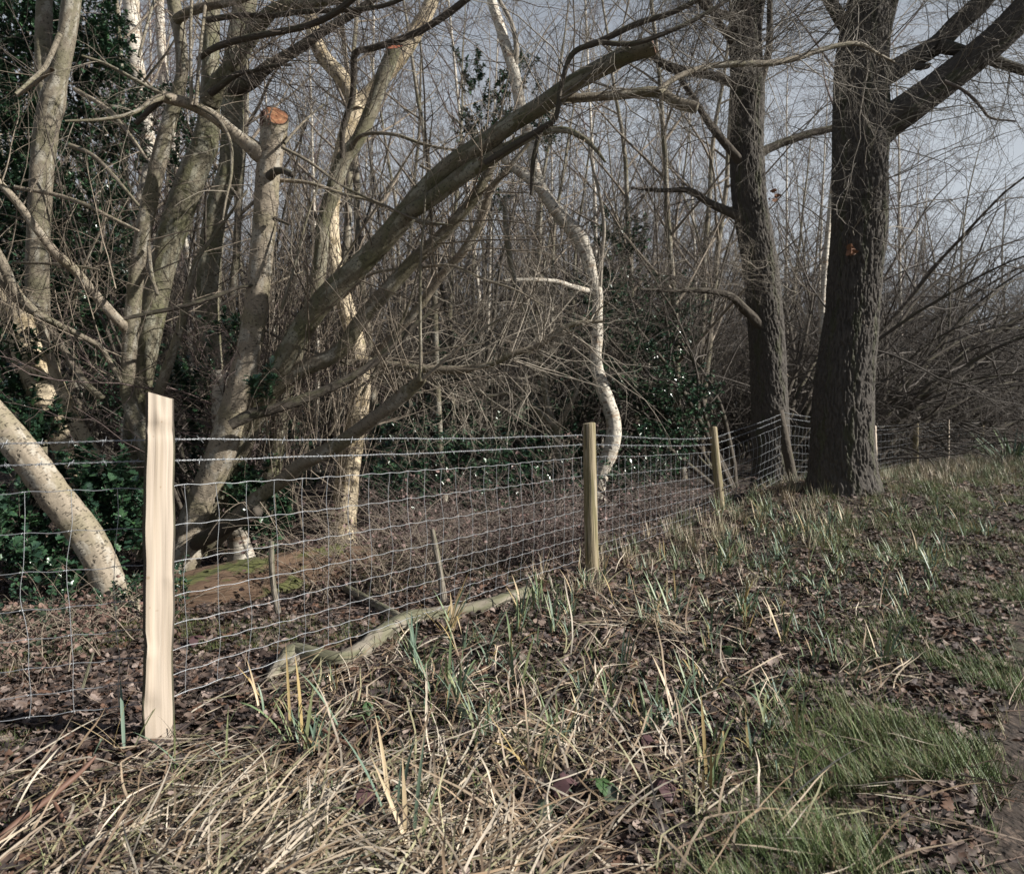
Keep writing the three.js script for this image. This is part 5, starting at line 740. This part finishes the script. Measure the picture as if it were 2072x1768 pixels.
  // --- bits of twig
  const bits = [0, 1, 2].map(k => { const g = new GB(), rr = rngOf(70 + k); twig(g, V(0, 0.004, 0), V(1, 0.03, 0), 0.16 + 0.08 * k, 0.0022, rr, { segs: 5, wob: 0.4, up: 0, sub: 1, n: 2, sides: 4 }); return g.geometry(); });
  scatter('twig_litter', 'scattered broken twigs on the bank and wood floor', 'twigs', bits, std({ color: lin(1, 1, 1) }), 3600, () => { const [x, z] = spot(1.8, 12, 1.3); if (pathSide(x, z) > 0) return null; E.set(0, r() * 6.28, (r() - 0.5) * 0.4); return { p: onGround(x, z, 0.01), q: new THREE.Quaternion().setFromEuler(E), s: V(1, 1, 1).multiplyScalar(range(r, 0.5, 1.6)), c: pick([[0.16, 0.11, 0.085], [0.26, 0.205, 0.16], [0.09, 0.065, 0.05]]) }; });
  // --- short grass along the path and over the field
  const clumps = [0, 1, 2, 3].map(k => { const g = new GB(), rr = rngOf(80 + k); for (let j = 0; j < 15; j++) { const a = rr() * 6.28, rad = rr() * 0.045, L = range(rr, 0.03, 0.125), b = V(Math.cos(a) * rad, -0.005, Math.sin(a) * rad), az = rr() * 6.28, d = V(Math.cos(az) * range(rr, 0.2, 0.9), 1, Math.sin(az) * range(rr, 0.2, 0.9)).normalize(), s = V(-d.z, 0, d.x).normalize(), rows = [], p = b.clone(); for (let i = 0; i <= 3; i++) { const w = 0.0015 * (1 - i / 3.2); rows.push([p.clone().addScaledVector(s, -w), p.clone().addScaledVector(s, w)]); p.addScaledVector(d, L / 3); d.y -= 0.28; d.normalize(); } g.quadStrip(rows); } return g.geometry(null, true); });
  const grassMat = std({ color: lin(1, 1, 1), roughness: 0.55 });
  const greens = [[0.10, 0.155, 0.042], [0.125, 0.18, 0.052], [0.08, 0.13, 0.04], [0.16, 0.19, 0.07], [0.22, 0.20, 0.10]];
  scatter('short_grass', 'short green grass along the path edge and over the field', 'grass', clumps, grassMat, 5200, () => { const [x, z] = spot(1.6, 30, 1.7); if (r() > green(x, z) + 0.03 * (fenceSide(x, z) < -0.3 && pathSide(x, z) < 0)) return null; E.set(0, r() * 6.28, 0); const k = range(r, 0.7, 1.4); return { p: onGround(x, z, 0), q: new THREE.Quaternion().setFromEuler(E), s: V(k, k, k), c: pick(greens, 0.3) }; });
  // --- long rough grass by the oak and beyond
  const rough = [0, 1, 2].map(k => { const g = new GB(), rr = rngOf(90 + k); for (let j = 0; j < 16; j++) { const a = rr() * 6.28, rad = rr() * 0.06, L = range(rr, 0.10, 0.26), p = V(Math.cos(a) * rad, -0.01, Math.sin(a) * rad), az = rr() * 6.28, d = V(Math.cos(az) * range(rr, 0.1, 0.5), 1, Math.sin(az) * range(rr, 0.1, 0.5)).normalize(), s = V(-d.z, 0, d.x).normalize(), rows = []; for (let i = 0; i <= 5; i++) { const w = 0.0026 * Math.min(1, (1 - i / 5.2) * 2); rows.push([p.clone().addScaledVector(s, -w), p.clone().addScaledVector(s, w)]); p.addScaledVector(d, L / 5); d.y -= 0.10; d.normalize(); } g.quadStrip(rows); } return g.geometry(null, true); });
  scatter('rough_grass', 'long rough green and tawny grass along the fence foot and beyond the big oak', 'grass', rough, grassMat, 900, () => {
    const [x, z] = spot(3.5, 30, 1.2), s = fenceSide(x, z); if (s > 0.5 || pathSide(x, z) > -0.1) return null; const w = Math.exp(-(((s + 0.35) / 0.45) ** 2)) * sstep(-4.5, -7, z) + 0.75 * sstep(-10, -12, z) * sstep(-4, -0.5, s) + 0.35 * sstep(-6, -8, z) * Math.exp(-(((s + 1.2) / 0.8) ** 2)); if (Math.hypot(x - OAK[0], z - OAK[1]) < 0.5) return null; if (r() > w) return null; E.set(0, r() * 6.28, 0); const k = range(r, 0.6, 1.2); return { p: onGround(x, z, 0), q: new THREE.Quaternion().setFromEuler(E), s: V(k, k, k), c: pick([[0.15, 0.19, 0.10], [0.19, 0.215, 0.125], [0.38, 0.32, 0.22], [0.30, 0.25, 0.165], [0.42, 0.36, 0.26]], 0.25) };
  });
  // --- moss and small green herbs on the wood floor
  scatter('moss_tufts', 'low moss and seedling grass on the wood floor behind the netting', 'moss', clumps, grassMat, 2400, () => { const [x, z] = spot(2.6, 9, 1.2); if (fenceSide(x, z) < 0.05 || r() > sstep(0.05, 0.3, n3(x * 1.4, 15, z * 1.4))) return null; E.set(0, r() * 6.28, 0); const k = range(r, 0.4, 0.9); return { p: onGround(x, z, 0), q: new THREE.Quaternion().setFromEuler(E), s: V(k, k, k), c: pick([[0.10, 0.12, 0.035], [0.15, 0.16, 0.055], [0.07, 0.10, 0.035]]) }; });

  // ---------------------------------------------------------------- sedge tufts: upright blades, each tuft a thing
  const blades = []; for (let k = 0; k < 10; k++) { const rr = rngOf(200 + k), g = new GB(), rows = [], bend = k < 6 ? range(rr, 0.02, 0.10) : range(rr, 0.16, 0.42), d = V(range(rr, 0.05, 0.3), 1, 0).normalize(), p = V(0, -0.01, 0), tw = range(rr, -0.8, 0.8), n = 9, kink = k === 8 || k === 9 ? 6 : -1; for (let i = 0; i <= n; i++) { const t = i / n, w = 0.0115 * Math.min(1, (1 - t) * 2.6 + 0.02) * (0.6 + 0.4 * Math.min(1, t * 4)), a = tw * t, s = V(Math.sin(a) * 0.6, 0, Math.cos(a)); rows.push([p.clone().addScaledVector(s, -w).add(V(0, w * 0.5, 0)), p.clone(), p.clone().addScaledVector(s, w).add(V(0, w * 0.5, 0))]); d.y -= bend * t * 1.4; d.x += bend * 0.5; if (i === kink) d.y -= 1.5; d.normalize(); p.addScaledVector(d, 1 / n); } g.quadStrip(rows); blades.push(g.geometry(null, true)); }
  const bm = [[0.15, 0.215, 0.145], [0.17, 0.23, 0.115], [0.13, 0.19, 0.14], [0.22, 0.245, 0.12], [0.36, 0.27, 0.12], [0.46, 0.36, 0.22]].map(c => std({ color: lin(...c), roughness: 0.5 }));
  function sedge(x, z, n, h, label, group, dead = 0.15, spread = 0.5) {
    const t = thing('sedge_tuft', label, 'sedge', onGround(x, z, -0.005), group);
    for (let k = 0; k < n; k++) { const isDead = r() < dead, m = new THREE.Mesh(blades[Math.floor(r() * 10)], bm[isDead ? 4 + Math.floor(r() * 2) : Math.floor(r() * 4)]); m.name = 'blade'; const a = r() * 6.28, L = h * range(r, 0.5, 1.12); m.position.set(Math.cos(a) * 0.03 * Math.sqrt(r()) * spread * 2, 0, Math.sin(a) * 0.03 * Math.sqrt(r()) * spread * 2); m.rotation.set(0, r() * 6.28, -range(r, -0.1, 0.75) * spread); m.scale.set(L, L, (L > 0.27 ? 0.40 : 0.24) + 0.16 * r()); t.add(m); }
    return t;
  }
  const big = [[755, 3110, 5, 0.34, 'sedge tuft with upright green blades just right of the pale stake'], [920, 3150, 4, 0.22, 'small green sedge tuft right of the stake foot'], [1190, 3010, 10, 0.36, 'spreading sedge tuft with blades bent to the left'], [1240, 3080, 4, 0.30, 'sedge tuft with a tall tan spear standing in it'], [1350, 2985, 6, 0.34, 'sedge tuft with folded blade tips beside the tall tan spear'], [500, 3060, 6, 0.26, 'sedge tuft arching left below the stake'], [1575, 3390, 6, 0.42, 'tall blue green sedge tuft in the front straw'], [1680, 3510, 6, 0.34, 'blue green sedge tuft at the bottom edge of the picture'], [1810, 2560, 22, 0.42, 'large tawny sedge clump at the netting beside the fallen branch'], [1820, 2830, 14, 0.30, 'dense sedge clump below the fallen branch'], [2190, 3180, 10, 0.30, 'bronze sedge tuft rising from the front straw heap'], [1080, 2880, 10, 0.24, 'straw coloured sedge stubble in front of the fallen branch']];
  big.forEach(([x, y, n, h, l], k) => { const p = onQ(x, y); sedge(p.x, p.z, n, h, l, undefined, [8, 10, 11].includes(k) ? 0.65 : 0.12, k === 3 || k === 6 ? 0.35 : 0.7); });
  { const p = onQ(1225, 3020), t = thing('dead_spear', 'tall single tan sedge spear standing upright in front of the netting', 'sedge', p), m = new THREE.Mesh(blades[0], bm[4]); m.name = 'blade'; m.scale.set(0.16, 0.36, 0.6); m.rotation.set(0, 2.6, 0.04); t.add(m); }
  let cnt = 0; const zone = ['short green sedge tuft among the dead leaves of the bank', 'sedge tufts on the bank'];
  for (let k = 0; k < 6000 && cnt < 270; k++) {
    const z = -lerp(2.1, 8.6, Math.pow(r(), 0.8)), x = range(r, z * 0.68, -z * 0.68), s = fenceSide(x, z), p = pathSide(x, z); if (s > -0.12 || p > -0.45) continue;
    const w = 0.35 + 0.9 * Math.max(0, n3(x * 1.3, 21, z * 1.3)) + 0.5 * Math.exp(-(((x - 2.4) / 1.0) ** 2) - (((z + 6.8) / 1.4) ** 2)); if (z > -3 && x < -0.2 && r() < 0.75) continue; if (r() > w) continue;
    sedge(x, z, 6 + Math.floor(r() * 8), range(r, 0.14, 0.33), zone[0], zone[1], 0.16, 0.42); cnt++;
  }
  // dark green pendulous clump by the farthest post
  for (const [x, z, n, h, l] of [[12.6, -18.6, 90, 1.05, 'large dark green sedge clump by the farthest fence post'], [14.2, -19.6, 70, 1.0, 'second dark green sedge clump at the right edge by the farthest post']]) { const t = thing('sedge_clump', l, 'sedge', onGround(x, z)); for (let k = 0; k < n; k++) { const m = new THREE.Mesh(blades[4 + Math.floor(r() * 4)], bm[Math.floor(r() * 3)]); m.name = 'blade'; const a = r() * 6.28, q = Math.sqrt(r()) * 0.55; m.position.set(Math.cos(a) * q, 0, Math.sin(a) * q * 0.8); m.rotation.set(0, -a + (r() - 0.5), -range(r, 0.1, 0.8)); const L = h * range(r, 0.6, 1.1); m.scale.set(L, L, 1.6); t.add(m); } }
  // ---------------------------------------------------------------- bramble sprigs: three ribbed leaves each
  const ribLeaf = (() => { const g = new GB(), rows = [], n = 8; for (let k = 0; k <= n; k++) { const t = k / n, w = Math.sin(Math.PI * Math.pow(t, 0.8) * 0.97 + 0.04) * 0.36 * (k % 2 ? 1.05 : 0.97), rib = (k % 2 ? 0.03 : -0.02); rows.push([-1, -0.5, 0, 0.5, 1].map(a => V(a * w, rib * Math.abs(a) + 0.12 * Math.abs(a) * w - 0.18 * t * t - 0.05 * a * a, t))); } g.quadStrip(rows); return g.geometry(null, true); })();
  const rm = { grey: std({ color: lin(0.085, 0.115, 0.075), roughness: 0.5 }), green: std({ color: lin(0.05, 0.10, 0.035), roughness: 0.45 }), plum: std({ color: lin(0.085, 0.045, 0.048), roughness: 0.55 }) };
  for (const [qx, qy, m, sz, l] of [[1870, 2890, 'grey', 0.075, 'grey green bramble sprig in the middle of the bank'], [2500, 3230, 'grey', 0.085, 'ribbed grey green bramble sprig in the front straw'], [2400, 3210, 'green', 0.07, 'dark green bramble leaves beside the ribbed grey sprig'], [2290, 3200, 'plum', 0.085, 'plum coloured bramble leaf hanging in the front straw'], [2210, 3300, 'grey', 0.07, 'shaded bramble sprig low in the front straw'], [2700, 3210, 'plum', 0.08, 'purple bramble leaf right of the ribbed grey sprig'], [2620, 3020, 'plum', 0.07, 'small upright purple bramble leaf above the ribbed grey sprig'], [3000, 2480, 'green', 0.065, 'green bramble sprig under the oaks'], [2840, 2330, 'grey', 0.07, 'bramble sprig in the leaf litter near the second round post'], [2960, 2640, 'green', 0.06, 'two bright green seedling leaves on the bank'], [1500, 2880, 'green', 0.06, 'dark green bramble leaves left of the middle sprig'], [780, 2590, 'plum', 0.07, 'dull bramble sprig behind the netting right of the stake'], [1480, 3240, 'plum', 0.075, 'plum bramble leaves in the straw left of centre']]) {
    const p = onQ(qx, qy + 30), t = thing('bramble_sprig', l, 'bramble', p, 'bramble sprigs on the bank'), g = new GB(), top = p.clone().add(V((r() - 0.5) * 0.04, 0.075, 0.01)); twig(g, p.clone().add(V(0, -0.02, 0)), V().subVectors(top, p), 0.10, 0.002, r, { segs: 4, wob: 0.1 }); g.build('stalk', M.twigRed, t);
    for (let k = 0; k < 3; k++) { const me = new THREE.Mesh(ribLeaf, rm[m]); me.name = 'leaf'; me.position.copy(top).sub(p); me.rotation.set(range(r, 0.1, 0.9), range(r, -0.5, 0.5) + (k - 1) * 1.9, (r() - 0.5) * 0.6); me.rotation.order = 'YXZ'; me.scale.setScalar(sz * range(r, 0.8, 1.1)); t.add(me); }
  }
  // ---------------------------------------------------------------- dead leaves hanging on the oaks
  for (const [qx, qy, d, n, l] of [[3434, 1010, 9.05, 7, 'bunch of rust brown dead leaves on the big oak trunk'], [3130, 790, 12.0, 6, 'few rust brown dead leaves on the slimmer oak']]) { const p = at(qx, qy, d), t = thing('dead_leaf_bunch', l, 'leaves', p), g = new GB(); twig(g, p.clone().add(V(0, 0.12, -0.03)), V(0.1, -1, 0.2), 0.25, 0.003, r, { segs: 4, sub: 1, n: 3 }); g.build('twig', M.twigRed, t); for (let k = 0; k < n; k++) { const m = new THREE.Mesh(leafGeo[k % 3], M.rust ??= std({ color: lin(0.22, 0.11, 0.06), roughness: 0.7 })); m.name = 'leaf'; m.position.set((r() - 0.5) * 0.14, (r() - 0.5) * 0.16, r() * 0.06); m.rotation.set(r() * 6, r() * 6, r() * 6); m.scale.setScalar(range(r, 0.9, 1.4)); t.add(m); } }
}
scene.traverse(o => { if (o.isMesh) { o.castShadow = true; o.receiveShadow = true; } });
{ let tri = 0, inst = 0, mesh = 0; const seen = new Set(); scene.traverse(o => { if (!o.isMesh) return; mesh++; if (o.isInstancedMesh) { inst += o.count; return; } if (seen.has(o.geometry)) return; seen.add(o.geometry); tri += o.geometry.index.count / 3; }); console.log('triangles', tri, 'instances', inst, 'meshes', mesh, 'top', scene.children.length); }
renderer.render(scene, camera);
